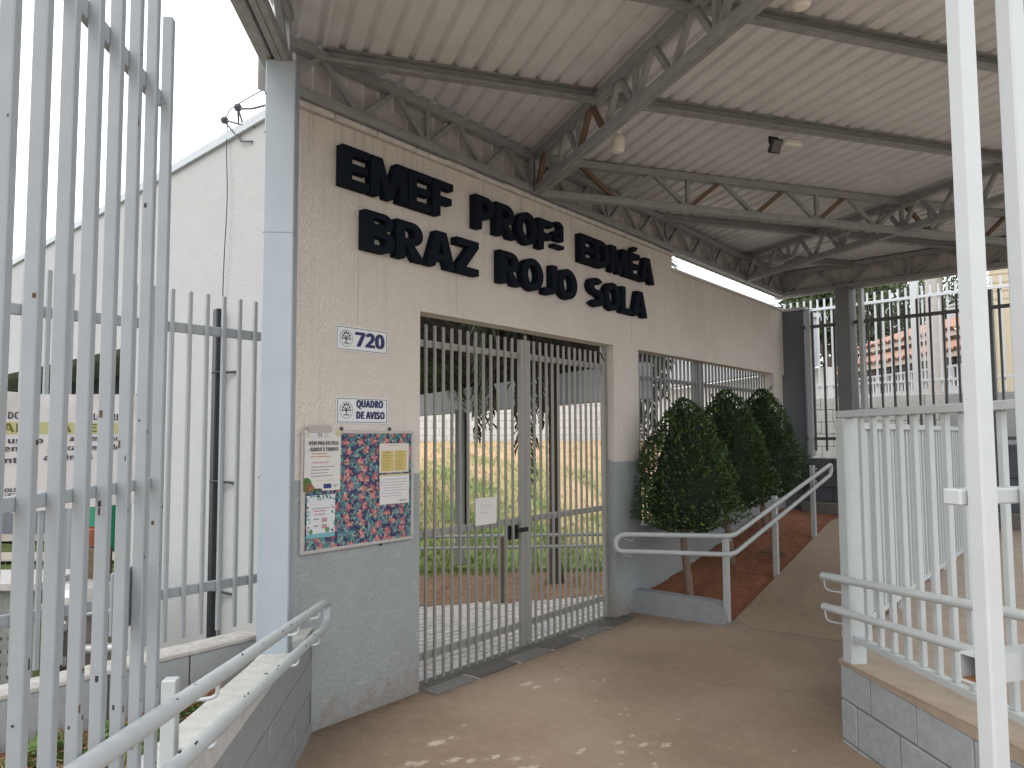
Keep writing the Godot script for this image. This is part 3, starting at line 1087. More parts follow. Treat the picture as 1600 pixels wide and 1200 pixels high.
func print_lines(im: Image, x0: int, x1: int, y0: int, y1: int, n: int, c: Color, step: int, hgt := 2) -> void:
	var y := y0
	for k in n:
		if y + hgt > y1:
			break
		var x := x0 + rng.randi_range(0, 6)
		var end := x1 - rng.randi_range(0, (x1 - x0) / 3)
		while x < end:
			var wd := rng.randi_range(3, 9)
			im.fill_rect(Rect2i(x, y, mini(wd, end - x), hgt), c.linear_to_srgb())
			x += wd + 2
		y += step

func blob(im: Image, cx: float, cy: float, rx: float, ry: float, c: Color, turn := 0.0) -> void:
	var r := int(maxf(rx, ry)) + 1
	for j in range(maxi(0, int(cy) - r), mini(im.get_height(), int(cy) + r + 1)):
		for i in range(maxi(0, int(cx) - r), mini(im.get_width(), int(cx) + r + 1)):
			var d := Vector2(i - cx, j - cy).rotated(-turn)
			if (d.x / rx) ** 2 + (d.y / ry) ** 2 <= 1.0:
				im.set_pixel(i, j, c.linear_to_srgb())

func paper(o: Node3D, w: float, h: float, m: Material, curl := 0.004) -> void:
	var b := MB.new()
	b.grid(8, 8, func(u: float, v: float) -> Vector3:
		return Vector3((u - 0.5) * w, v * h, 0.002 + curl * (0.5 + 0.5 * sin(u * 5.0 + v * 3.0)) + curl * 2.0 * maxf(0.0, 0.2 - v) * u))
	var uvs := b.u
	for i in uvs.size():
		uvs[i] = Vector2(uvs[i].x, 1.0 - uvs[i].y)
	b.u = uvs
	part(o, "sheet", b.done(), m)

func emblem(o: Node3D, x: float, y: float, z: float, r: float) -> void:
	var ink := flat("emblem_ink", Color(0.03, 0.04, 0.07))
	var green := flat("emblem_green", Color(0.10, 0.22, 0.06))
	var b := MB.new()
	for k in 40:
		var a0 := TAU * k / 40
		var a1 := TAU * (k + 1) / 40
		b.quad(Vector3(cos(a0), sin(a0), 0) * r * 0.93, Vector3(cos(a0), sin(a0), 0) * r, Vector3(cos(a1), sin(a1), 0) * r, Vector3(cos(a1), sin(a1), 0) * r * 0.93)
	var e := part(o, "emblem", b.done(), green, Vector3(x, y, z))
	b = MB.new()
	b.box(Vector3(0, -0.2, 0) * r, Vector3(0.12 * r, 0.75 * r, 0.0006))
	b.box(Vector3(0, -0.58, 0) * r, Vector3(0.9 * r, 0.12 * r, 0.0006))
	for q in [[-0.5, 0.35], [0.5, 0.35], [-0.28, 0.62], [0.28, 0.62], [0.0, 0.7], [-0.6, 0.0], [0.6, 0.0]]:
		b.bar(Vector3(0, -0.15 * r, 0), Vector3(q[0] * r, q[1] * r, 0), 0.0006, 0.07 * r, Vector3.UP)
		b.box(Vector3(q[0] * r, q[1] * r, 0), Vector3(0.26 * r, 0.2 * r, 0.0007), Basis(Vector3.BACK, q[0] * 2.0))
	part(e, "emblem_tree", b.done(), ink, Vector3(0, 0, 0.0006))

func plate(called: String, label: String, s: float, h: float, w: float, hh: float) -> Node3D:
	var o := thing(called, label, "sign", W(s, h, 0.0), WALL_A)
	bp(o, "plate", 0, w, 0, hh, 0.002, 0.007, mat("sign_white", Color(0.68, 0.69, 0.70), 0.35, 0.03, 0.4), 0.001)
	var b := MB.new()
	var i := 0.008
	var t := 0.0035
	for q in [[i, w - i, i, i + t], [i, w - i, hh - i - t, hh - i], [i, i + t, i + t, hh - i - t], [w - i - t, w - i, i + t, hh - i - t]]:
		b.box(Vector3((q[0] + q[1]) / 2, (q[2] + q[3]) / 2, 0.0074), Vector3(q[1] - q[0], q[3] - q[2], 0.0008))
	part(o, "border", b.done(), flat("sign_black", Color(0.02, 0.02, 0.03)))
	return o

func notices() -> void:
	var navy := flat("sign_navy", Color(0.018, 0.022, 0.10))
	var o := plate("number_plate", "white enamel house number plate reading 720 with round tree emblem", -0.739, 2.239, 0.430, 0.157)
	emblem(o, 0.082, 0.078, 0.0075, 0.052)
	bold(o, "digits", "720", 0.152, 0.034, 0.0076, 0.088, navy, 0.25, 0.009)
	o = plate("notice_sign", "white enamel sign reading QUADRO DE AVISO above the noticeboard", -0.729, 1.787, 0.424, 0.165)
	emblem(o, 0.078, 0.084, 0.0075, 0.052)
	bold(o, "lettering", "QUADRO", 0.157, 0.092, 0.0076, 0.044, navy, 0.226, 0.006)
	bold(o, "lettering", "DE AVISO", 0.157, 0.030, 0.0076, 0.044, navy, 0.240, 0.006)
	# noticeboard
	var W0 := 0.902
	var H0 := 0.718
	o = thing("noticeboard", "noticeboard covered in teal and coral floral cloth with pale frame", "noticeboard", W(-0.988, 1.026, 0.004), WALL_A)
	var im := Image.create(640, 512, false, Image.FORMAT_RGB8)
	im.fill(Color(0.035, 0.04, 0.10).linear_to_srgb())
	var tones := [Color(0.05, 0.20, 0.22), Color(0.10, 0.30, 0.30), Color(0.04, 0.11, 0.20), Color(0.52, 0.17, 0.13), Color(0.60, 0.28, 0.22), Color(0.42, 0.08, 0.12), Color(0.16, 0.33, 0.28), Color(0.14, 0.08, 0.20), Color(0.06, 0.22, 0.12)]
	for k in 900:
		var c: Color = tones[[0, 1, 2, 6, 7, 8][rng.randi() % 6]] * rng.randf_range(0.7, 1.3)
		blob(im, rng.randf() * 640, rng.randf() * 512, rng.randf_range(3, 7), rng.randf_range(6, 15), c, rng.randf() * TAU)
	for gy in 13:
		for gx in 16:
			var cx := gx * 42.0 + (21.0 if gy % 2 else 0.0) + rng.randf_range(-9, 9)
			var cy := gy * 42.0 + rng.randf_range(-9, 9)
			var warm := (gx + gy) % 2 == 0 if rng.randf() < 0.85 else rng.randf() < 0.5
			for ring in [[13.0, 9.5, 6.0], [6.0, 5.5, 3.5]]:
				for p in 6:
					var a := TAU * p / 6 + rng.randf()
					var c: Color = tones[rng.randi_range(3, 5)] if warm else tones[[0, 1, 2, 6][rng.randi() % 4]]
					blob(im, cx + cos(a) * ring[0], cy + sin(a) * ring[0], ring[1] * rng.randf_range(0.7, 1.2), ring[2], c.lerp(Color(0.25, 0.22, 0.24), 0.22) * rng.randf_range(0.65, 1.4), a)
			blob(im, cx, cy, 3, 3, Color(0.5, 0.33, 0.28) if warm else Color(0.05, 0.07, 0.12))
	for k in 500:
		blob(im, rng.randf() * 640, rng.randf() * 512, rng.randf_range(1.5, 3), rng.randf_range(3, 7), [Color(0.04, 0.03, 0.09), Color(0.6, 0.5, 0.45), Color(0.5, 0.2, 0.2)][rng.randi() % 3], rng.randf() * TAU)
	var b := MB.new()
	b.quad(Vector3(0.015, 0.015, 0.017), Vector3(W0 - 0.015, 0.015, 0.017), Vector3(W0 - 0.015, H0 - 0.015, 0.017), Vector3(0.015, H0 - 0.015, 0.017))
	part(o, "floral_panel", b.done(), picture("floral_cloth", im, 0.75))
	bp(o, "backing", 0.01, W0 - 0.01, 0.01, H0 - 0.01, 0.0, 0.014, flat("board_backing", Color(0.2, 0.17, 0.13)))
	var alu := mat("board_frame", Color(0.46, 0.44, 0.42), 0.45, 0.1, 0.4, 0.0)
	bp(o, "frame_rail", 0, W0, 0, 0.02, 0.0, 0.026, alu, 0.003)
	bp(o, "frame_rail", 0, W0, H0 - 0.02, H0, 0.0, 0.026, alu, 0.003)
	bp(o, "frame_rail", 0, 0.02, 0.02, H0 - 0.02, 0.0, 0.026, alu, 0.003)
	bp(o, "frame_rail", W0 - 0.02, W0, 0.02, H0 - 0.02, 0.0, 0.026, alu, 0.003)
	var screw := flat("screw_black", Color(0.03, 0.03, 0.03), 0.4)
	for x in [0.30, 0.70]:
		bp(o, "hanger", x - 0.008, x + 0.008, H0, H0 + 0.022, 0.0, 0.012, screw, 0.002)
	bp(o, "hanger", 0.62, 0.636, -0.016, 0.0, 0.0, 0.012, screw, 0.002)
	# poster, overlapping the top left of the board
	im = page(160, 220, Color(0.66, 0.65, 0.62))
	print_lines(im, 26, 140, 84, 104, 2, Color(0.50, 0.16, 0.06), 10, 4)
	print_lines(im, 36, 130, 116, 122, 1, Color(0.45, 0.12, 0.25), 10, 4)
	print_lines(im, 24, 140, 132, 176, 5, Color(0.15, 0.15, 0.17), 11, 3)
	print_lines(im, 50, 140, 182, 190, 1, Color(0.55, 0.42, 0.1), 10, 2)
	blob(im, 14, 18, 8, 8, Color(0.5, 0.42, 0.2))
	blob(im, 14, 18, 5, 5, Color(0.66, 0.65, 0.62))
	blob(im, 68, 20, 9, 9, Color(0.12, 0.2, 0.12))
	blob(im, 68, 22, 5, 7, Color(0.6, 0.6, 0.55))
	print_lines(im, 84, 112, 14, 30, 3, Color(0.3, 0.3, 0.3), 6, 2)
	blob(im, 150, 10, 18, 14, Color(0.55, 0.5, 0.3))
	blob(im, 10, 196, 22, 26, Color(0.07, 0.16, 0.03))
	blob(im, 22, 206, 18, 15, Color(0.22, 0.10, 0.04))
	blob(im, 34, 212, 14, 10, Color(0.28, 0.14, 0.06))
	blob(im, 58, 216, 20, 6, Color(0.03, 0.09, 0.03))
	im.fill_rect(Rect2i(84, 196, 36, 16), Color(0.03, 0.04, 0.18).linear_to_srgb())
	print_lines(im, 126, 150, 200, 210, 2, Color(0.1, 0.1, 0.1), 5, 3)
	o = thing("school_poster", "white poster reading VEM PRA ESCOLA taped over the noticeboard's upper left corner", "poster", W(-0.852, 1.388, 0.033), WALL_A)
	paper(o, 0.268, 0.358, picture("poster_print", im), 0.005)
	var ink := flat("print_black", Color(0.02, 0.02, 0.025))
	lettering(o, "lettering", "VEM PRA ESCOLA,", -0.108, 0.268, 0.0155, 0.021, ink, 0.222, 0.6)
	lettering(o, "lettering", "AINDA É TEMPO!", -0.098, 0.234, 0.0155, 0.021, ink, 0.205, 0.6)
	bp(o, "tape", -0.11, 0.06, 0.345, 0.385, 0.010, 0.0115, flat("clear_tape", Color(0.40, 0.37, 0.33), 0.3))
	# sheet with numbers
	im = page(120, 150, Color(0.64, 0.66, 0.66))
	for k in 60:
		var e := rng.randi() % 4
		blob(im, [rng.randf_range(0, 14), rng.randf_range(106, 120), rng.randf() * 120, rng.randf() * 120][e], [rng.randf() * 150, rng.randf() * 150, rng.randf_range(0, 16), rng.randf_range(136, 150)][e], rng.randf_range(2, 4), rng.randf_range(3, 6), [Color(0.08, 0.25, 0.27), Color(0.03, 0.07, 0.08), Color(0.2, 0.4, 0.4)][rng.randi() % 3], rng.randf() * TAU)
	im.fill_rect(Rect2i(0, 134, 120, 16), Color(0.18, 0.42, 0.45).linear_to_srgb())
	blob(im, 18, 126, 7, 9, Color(0.10, 0.24, 0.08))
	blob(im, 88, 124, 10, 9, Color(0.12, 0.28, 0.10))
	print_lines(im, 30, 96, 54, 76, 2, Color(0.45, 0.12, 0.2), 12, 4)
	print_lines(im, 28, 56, 82, 90, 1, Color(0.1, 0.1, 0.12), 12, 4)
	print_lines(im, 28, 56, 106, 112, 1, Color(0.1, 0.1, 0.12), 12, 4)
	im.fill_rect(Rect2i(22, 46, 76, 2), Color(0.1, 0.12, 0.14).linear_to_srgb())
	o = thing("number_sheet", "teal bordered sheet with red handwritten numbers pinned under the poster", "paper", W(-0.853, 1.113, 0.024), WALL_A)
	paper(o, 0.208, 0.25, picture("number_sheet_print", im), 0.003)
	var red := flat("red_pen", Color(0.42, 0.04, 0.08))
	lettering(o, "lettering", "22", 0.006, 0.094, 0.0095, 0.02, red, 0.034)
	lettering(o, "lettering", "22", 0.004, 0.056, 0.0095, 0.02, red, 0.036)
	# timetable with yellow columns
	im = page(130, 120, Color(0.66, 0.62, 0.55))
	print_lines(im, 34, 96, 8, 14, 1, Color(0.35, 0.25, 0.3), 10, 2)
	im.fill_rect(Rect2i(8, 30, 54, 84), Color(0.58, 0.46, 0.16).linear_to_srgb())
	im.fill_rect(Rect2i(66, 30, 54, 84), Color(0.58, 0.46, 0.16).linear_to_srgb())
	for x in [8, 66]:
		print_lines(im, x + 14, x + 42, 35, 40, 1, Color(0.16, 0.12, 0.03), 9, 3)
		print_lines(im, x + 3, x + 52, 48, 66, 2, Color(0.2, 0.15, 0.05), 9, 2)
		print_lines(im, x + 3, x + 40, 70, 112, 5, Color(0.2, 0.15, 0.05), 9, 2)
	o = thing("timetable_sheet", "sheet with two yellow columns pinned at the noticeboard's upper right", "paper", W(-0.264, 1.473, 0.024), WALL_A)
	paper(o, 0.262, 0.188, picture("timetable_print", im), 0.003)
	im = page(130, 120, Color(0.68, 0.67, 0.66))
	im.fill_rect(Rect2i(0, 0, 130, 6), Color(0.5, 0.46, 0.25).linear_to_srgb())
	print_lines(im, 6, 124, 20, 96, 7, Color(0.25, 0.22, 0.28), 11, 2)
	for x in [90, 100, 112]:
		blob(im, x, 108, 4, 3, Color(0.08, 0.08, 0.09))
	o = thing("letter_sheet", "white typed letter pinned below the yellow timetable", "paper", W(-0.260, 1.270, 0.024), WALL_A)
	paper(o, 0.262, 0.192, picture("letter_print", im), 0.003)

# a fence of square bars along a heading; every bar a part
func bar_fence(o: Node3D, xs: Array, y0: float, y1: float, w: float, m: Material, z := 0.0, d := -1.0) -> void:
	var dd := w if d < 0.0 else d
	for x in xs:
		bp(o, "bar", x - w / 2, x + w / 2, y0, y1, z - dd / 2, z + dd / 2, m, 0.002)

func spaced(a: float, b: float, step: float) -> Array:
	var out := []
	var n := int(round((b - a) / step))
	for i in n + 1:
		out.append(lerpf(a, b, float(i) / n))
	return out

func left_side() -> void:
	var paint := mat("fence_paint", Color(0.29, 0.31, 0.32), 0.45, 0.08, 0.8, 0.06)
	var white := mat("white_wall_paint", Color(0.42, 0.425, 0.425), 0.9, 0.06, 1.6, 0.25, Color(0.42, 0.40, 0.37, 0.4))
	# side wall of the school
	var P := V(-1.306, 0, 4.43)
	var t := thing("school_side_wall", "tall white side wall of the school running back behind the barred fence", "wall", P, -46.0)
	bp(t, "wall_panel", 0.09, 2.56, -0.6, 3.64, 0.0, 0.2, white)
	bp(t, "beam", 2.56, 12.0, 2.43, 3.64, 0.0, 0.2, white)
	bp(t, "soffit", 2.56, 12.0, 2.42, 2.428, 0.2, 0.9, mat("soffit_grey", Color(0.22, 0.22, 0.22), 0.9, 0.1, 1.0))
	bp(t, "inner_fascia", 2.56, 12.0, 1.55, 2.42, 0.9, 1.0, mat("navy_fascia", Color(0.008, 0.011, 0.022), 0.7, 0.1, 1.0))
	var cop := mat("metal_coping", Color(0.46, 0.50, 0.53), 0.5, 0.1, 0.8)
	for i in 6:
		bp(t, "coping", 0.09 + i * 2.0, 2.016 + i * 2.0, 3.64, 3.70, -0.025, 0.225, cop, 0.003)
	# conduit on that wall
	var c := thing("black_conduit", "flat black conduit strip running up the white side wall behind fence bars", "pipe", along(Vector2(-1.306, 4.43), -46.0, 0.76, 0.4, -0.05), -46.0)
	var black := flat("conduit_black", Color(0.018, 0.02, 0.026), 0.4)
	bp(c, "pipe", -0.03, 0.03, 0.0, 2.13, -0.02, 0.02, black, 0.006)
	for h in [0.35, 1.03, 1.72]:
		part(c, "bracket", tubem([Vector3(-0.06, h, 0), Vector3(0.0, h, -0.022), Vector3(0.06, h, 0), Vector3(-0.2, h - 0.005, 0.04)], 0.008, 8), black)
	# electric fence fittings on the coping
	var iron := flat("fitting_iron", Color(0.05, 0.055, 0.065), 0.5)
	var e := thing("wire_bracket", "iron bracket with round insulators on the side wall coping by the column", "bracket", along(Vector2(-1.306, 4.43), -46.0, 0.42, 3.66, 0.0), -46.0)
	var ball := MB.new()
	ball.lathe(Vector3.ZERO, [Vector2(0.0, -0.02), Vector2(0.02, -0.018), Vector2(0.026, 0.0), Vector2(0.02, 0.018), Vector2(0.0, 0.02)], 14)
	var bm := ball.done()
	part(e, "insulator", bm, iron, Vector3(0.34, 0.12, -0.03))
	part(e, "insulator", bm, iron, Vector3(0.20, 0.17, -0.01))
	part(e, "stay", tubem([Vector3(0.34, 0.12, -0.03), Vector3(0.1, 0.02, -0.02), Vector3(-0.02, -0.02, -0.01)], 0.006, 8), iron)
	part(e, "stay", tubem([Vector3(0.34, 0.11, -0.03), Vector3(0.12, -0.08, -0.02), Vector3(0.0, -0.11, -0.01)], 0.006, 8), iron)
	part(e, "stay", tubem([Vector3(0.20, 0.17, -0.01), Vector3(0.24, 0.03, 0.02)], 0.006, 8), iron)
	part(e, "stay", tubem([Vector3(0.20, 0.17, -0.01), Vector3(0.17, 0.03, 0.02)], 0.006, 8), iron)
	part(e, "arm", tubem([Vector3(0.20, 0.16, -0.01), Vector3(0.02, 0.11, 0.0), Vector3(-0.15, 0.08, 0.0)], 0.007, 8), iron)
	part(e, "wire", tubem([Vector3(0.34, 0.13, -0.03), Vector3(0.29, 0.18, -0.02), Vector3(0.21, 0.19, -0.01), Vector3(0.1, 0.2, 0.0), Vector3(-0.1, 0.19, 0.0)], 0.0035, 6), iron)
	var cable := thing("hanging_cable", "thin dark cable drooping from the iron bracket down the white wall", "cable", along(Vector2(-1.306, 4.43), -46.0, 0.76, 2.5, -0.02), -46.0)
	part(cable, "wire", tubem(smooth_path([Vector3(0.0, 1.27, 0.01), Vector3(-0.03, 1.1, -0.01), Vector3(-0.075, 0.75, -0.015), Vector3(-0.04, 0.35, -0.015), Vector3(0.0, 0.03, 0.0)], 6, 0.15), 0.0035, 6), iron)
	e = thing("ring_insulator", "small ring insulator on a pin far along the side wall coping", "insulator", along(Vector2(-1.306, 4.43), -46.0, 3.2, 3.70, 0.08), -46.0)
	part(e, "pin", tubem([Vector3(0, 0, 0), Vector3(0, 0.09, 0)], 0.005, 8), iron)
	var ring := []
	for k in 13:
		ring.append(Vector3(sin(TAU * k / 12) * 0.022, 0.105 + cos(TAU * k / 12) * 0.022, 0))
	part(e, "ring", tubem(ring, 0.006, 8), iron)
	# barred fence in line with the front wall, on a kerb wall of blocks
	var f := thing("boundary_fence", "pale grey barred fence on a low block kerb left of the column", "fence", W(-1.27, 0, 0.0), WALL_A)
	bp(f, "rail", -5.2, 0.02, 2.245, 2.295, -0.035, -0.012, paint, 0.003)
	bp(f, "rail", -5.2, 0.02, 0.905, 0.955, -0.035, -0.012, paint, 0.003)
	bar_fence(f, spaced(-5.13, -0.03, 0.0955), 0.70, 2.46, 0.02, paint)
	var k := thing("kerb_wall", "low grey painted block kerb wall under the left barred fence", "wall", W(-1.27, 0, 0.0), WALL_A)
	var blk := mat("grey_block_paint", Color(0.36, 0.375, 0.375), 0.85, 0.14, 0.7, 0.6, Color(0.30, 0.22, 0.16, 0.5))
	var x := 0.0
	while x > -5.0:
		var l := rng.randf_range(0.36, 0.42)
		bp(k, "block", x - l + 0.008, x, 0.10, 0.615, -0.09 + rng.randf_range(-0.004, 0.004), 0.05, blk, 0.005)
		x -= l
	bp(k, "foot", -5.2, 0.0, 0.0, 0.42, -0.1, 0.036, mat("bare_mortar", Color(0.30, 0.22, 0.16), 0.95, 0.3, 0.4, 0.8))
	bp(k, "cap", -5.2, 0.0, 0.617, 0.645, -0.1, 0.056, mat("mortar_cap", Color(0.50, 0.48, 0.45), 0.9, 0.25, 0.5, 0.8, Color(0.32, 0.22, 0.16, 0.7)), 0.006)
	banner()
	# block wall of the ramp, with its painted top
	var a := -4.6
	var R := Vector2(-1.12, 4.0)
	var w := thing("ramp_side_wall", "low grey block wall with sloping top running from the column towards the viewer", "wall", Vector3(R.x, 0, -R.y), a)
	var face := mat("ramp_block_paint", Color(0.27, 0.29, 0.30), 0.8, 0.16, 0.6, 0.6, Color(0.5, 0.5, 0.48, 0.5))
	var topm := mat("ramp_wall_top", Color(0.50, 0.50, 0.48), 0.85, 0.16, 0.6, 0.6)
	var row := 0
	for r in [[-0.3, 0.06], [0.06, 0.24], [0.24, 0.42], [0.42, 0.60]]:
		var y := 0.72 - 0.2 * (row % 2)
		while y > -3.6:
			var h1: float = r[1] if r[1] < 0.6 else 0.60
			bp(w, "block", y - 0.392, y, r[0] + 0.004, h1 - 0.004, -0.16, -0.002 + rng.randf_range(-0.002, 0.002), face, 0.004)
			y -= 0.4
		row += 1
	bp(w, "mortar", -3.6, 0.70, -0.3, 0.596, -0.155, -0.006, mat("wall_mortar", Color(0.17, 0.18, 0.18), 0.95, 0.2, 0.4))
	var tp := MB.new()
	var h := func(y: float) -> float: return 0.60 + 0.075 * maxf(0.0, -y)
	for i in 9:
		var y0 := 0.70 - 0.478 * i
		var y1 := y0 - 0.478
		var z0 := -0.163
		var z1 := 0.003
		tp.quad(Vector3(y0, h.call(y0), z1), Vector3(y0, h.call(y0), z0), Vector3(y1, h.call(y1), z0), Vector3(y1, h.call(y1), z1))
		tp.quad(Vector3(y1, 0.598, z1), Vector3(y0, 0.598, z1), Vector3(y0, h.call(y0), z1), Vector3(y1, h.call(y1), z1))
		tp.quad(Vector3(y0, 0.598, z0), Vector3(y1, 0.598, z0), Vector3(y1, h.call(y1), z0), Vector3(y0, h.call(y0), z0))
	part(w, "sloping_top", tp.done(), topm)
	# left handrail
	var rail := mat("handrail_paint", Color(0.42, 0.45, 0.455), 0.4, 0.1, 0.4, 0.06)
	var hr := thing("ramp_handrail", "double grey tube handrail on the left ramp wall with chipped paint", "handrail", V(-1.0, 0, 4.0), -5.3)
	var up := func(y: float) -> float: return 0.797 + 0.11 * (0.34 - y)
	part(hr, "tube", tubem(smooth_path([Vector3(-3.2, up.call(-3.2), 0), Vector3(0.30, up.call(0.30), 0), Vector3(0.40, up.call(0.4) - 0.012, 0), Vector3(0.36, 0.675, 0), Vector3(0.24, 0.675, 0), Vector3(-3.2, 0.66 + 0.11 * 3.4, 0)], 7, 0.10), 0.021, 14), rail)
	for y in [-2.9, -1.77, -0.5, 0.1]:
		part(hr, "bracket", tubem(smooth_path([Vector3(y, up.call(y) - 0.02, 0), Vector3(y, up.call(y) - 0.06, 0), Vector3(y, up.call(y) - 0.065, -0.1)], 5, 0.03), 0.006, 8), rail)
		part(hr, "bracket", tubem(smooth_path([Vector3(y, up.call(y) - 0.157, 0), Vector3(y, up.call(y) - 0.195, 0), Vector3(y, up.call(y) - 0.20, -0.1)], 5, 0.03), 0.006, 8), rail)
	bp(hr, "post", -1.80, -1.76, 0.6, 1.03, -0.145, -0.105, rail, 0.003)
	var chip := flat("bare_steel_chip", Color(0.05, 0.05, 0.055), 0.6)
	for i in 26:
		var y := rng.randf_range(-2.6, 0.2)
		var an := rng.randf_range(0.2, 1.7)
		var sz := rng.randf_range(0.004, 0.012)
		var hh: float = up.call(y) - (0.127 if i % 2 else 0.0)
		part(hr, "paint_chip", bx(Vector3(snappedf(sz * 1.6, 0.004), 0.006, 0.0012)), chip, Vector3(y, hh + sin(an) * 0.0205, cos(an) * 0.0205), Basis(Vector3.RIGHT, -an))
	left_background()

func banner() -> void:
	var o := thing("fabric_banner", "white printed banner with a yellow stripe tied to the left fence", "banner", W(-1.95, 1.39, 0.022), WALL_A)
	# local x runs to the right; the banner hangs to the left of x = 0
	var cloth := mat("banner_cloth", Color(0.60, 0.585, 0.57), 0.75, 0.05, 0.8)
	var fold := func(x: float, y: float) -> float:
		var edge := clampf((absf(y - 0.25) - 0.16) / 0.1, 0.0, 1.0)
		return 0.012 * edge * sin(x * 9.0 + y * 14.0) + 0.008 * edge * sin(x * 23.0 - y * 9.0) + 0.004 * clampf((x + 0.08) / 0.08, 0, 1) * sin(y * 40.0)
	var b := MB.new()
	b.grid(70, 36, func(u: float, v: float) -> Vector3:
		var x := -1.25 + 1.25 * u
		var y := v * (0.515 - 0.006 * sin(u * 12.0))
		return Vector3(x, y, 0.012 + fold.call(x, y)))
	part(o, "cloth", b.done(), cloth)
	# positions on the banner
	var at := func(px: float) -> float: return px
	var ink := flat("banner_ink", Color(0.035, 0.035, 0.045))
	var olive := flat("banner_olive", Color(0.11, 0.115, 0.012))
	bp(o, "yellow_stripe", -1.20, -0.063, 0.335, 0.385, 0.0135, 0.0146, flat("banner_yellow", Color(0.44, 0.43, 0.20)))
	var z := 0.0156
	for q in [["DO AC", -0.565, 0.398, 0.03, 0.105], ["NA", -0.385, 0.398, 0.03, 0.055], ["COLO", -0.265, 0.398, 0.03, 0.09], ["PRE", -0.155, 0.398, 0.03, 0.06], ["NE", -0.088, 0.398, 0.03, 0.04], ["SABAO", -0.82, 0.398, 0.03, 0.17]]:
		lettering(o, "lettering", q[0], q[1], q[2], z, q[3], ink, q[4], 0.2)
	for q in [["PARA", -0.62, 0.342, 0.17], ["RA", -0.40, 0.342, 0.09], ["SE", -0.275, 0.342, 0.075], ["R", -0.175, 0.342, 0.04], ["A", -0.105, 0.342, 0.036], ["AGO", -0.86, 0.342, 0.16]]:
		lettering(o, "lettering", q[0], q[1], q[2], z, 0.037, olive, q[3], 0.6)
	for q in [["óleo usado", -0.68, 0.293, 0.255, 0.4], ["em algu ma escola", -0.385, 0.293, 0.345, -0.4], ["detergente", -0.74, 0.252, 0.27, 0.4], ["para cada entidade an", -0.405, 0.252, 0.36, -0.4], ["e encontra", -0.74, 0.210, 0.27, 0.5], ["a prêmios", -0.42, 0.210, 0.205, 0.5]]:
		lettering(o, "lettering", q[0], q[1], q[2], z, 0.024, ink, q[3], q[4])
	for q in [["COLETA", -0.585, 0.088, 0.016, 0.10], ["transforma", -0.63, 0.058, 0.02, 0.16], ["APOIO", -0.395, 0.103, 0.013, 0.07]]:
		lettering(o, "lettering", q[0], q[1], q[2], z, q[3], ink, q[4], 0.1)
	lettering(o, "lettering", "Liz", -0.40, 0.058, z, 0.044, ink, 0.10, 0.2, true)
	bp(o, "printed_line", -0.585, -0.475, 0.080, 0.0815, 0.0135, 0.0146, ink)
	bp(o, "printed_line", -1.2, -0.475, 0.032, 0.0335, 0.0135, 0.0146, ink)
	for x in [-0.03, -0.6]:
		part(o, "tie", tubem([Vector3(x, 0.505, 0.015), Vector3(x + 0.03, 0.54, 0.0), Vector3(x + 0.035, 0.55, -0.03)], 0.003, 6), ink)

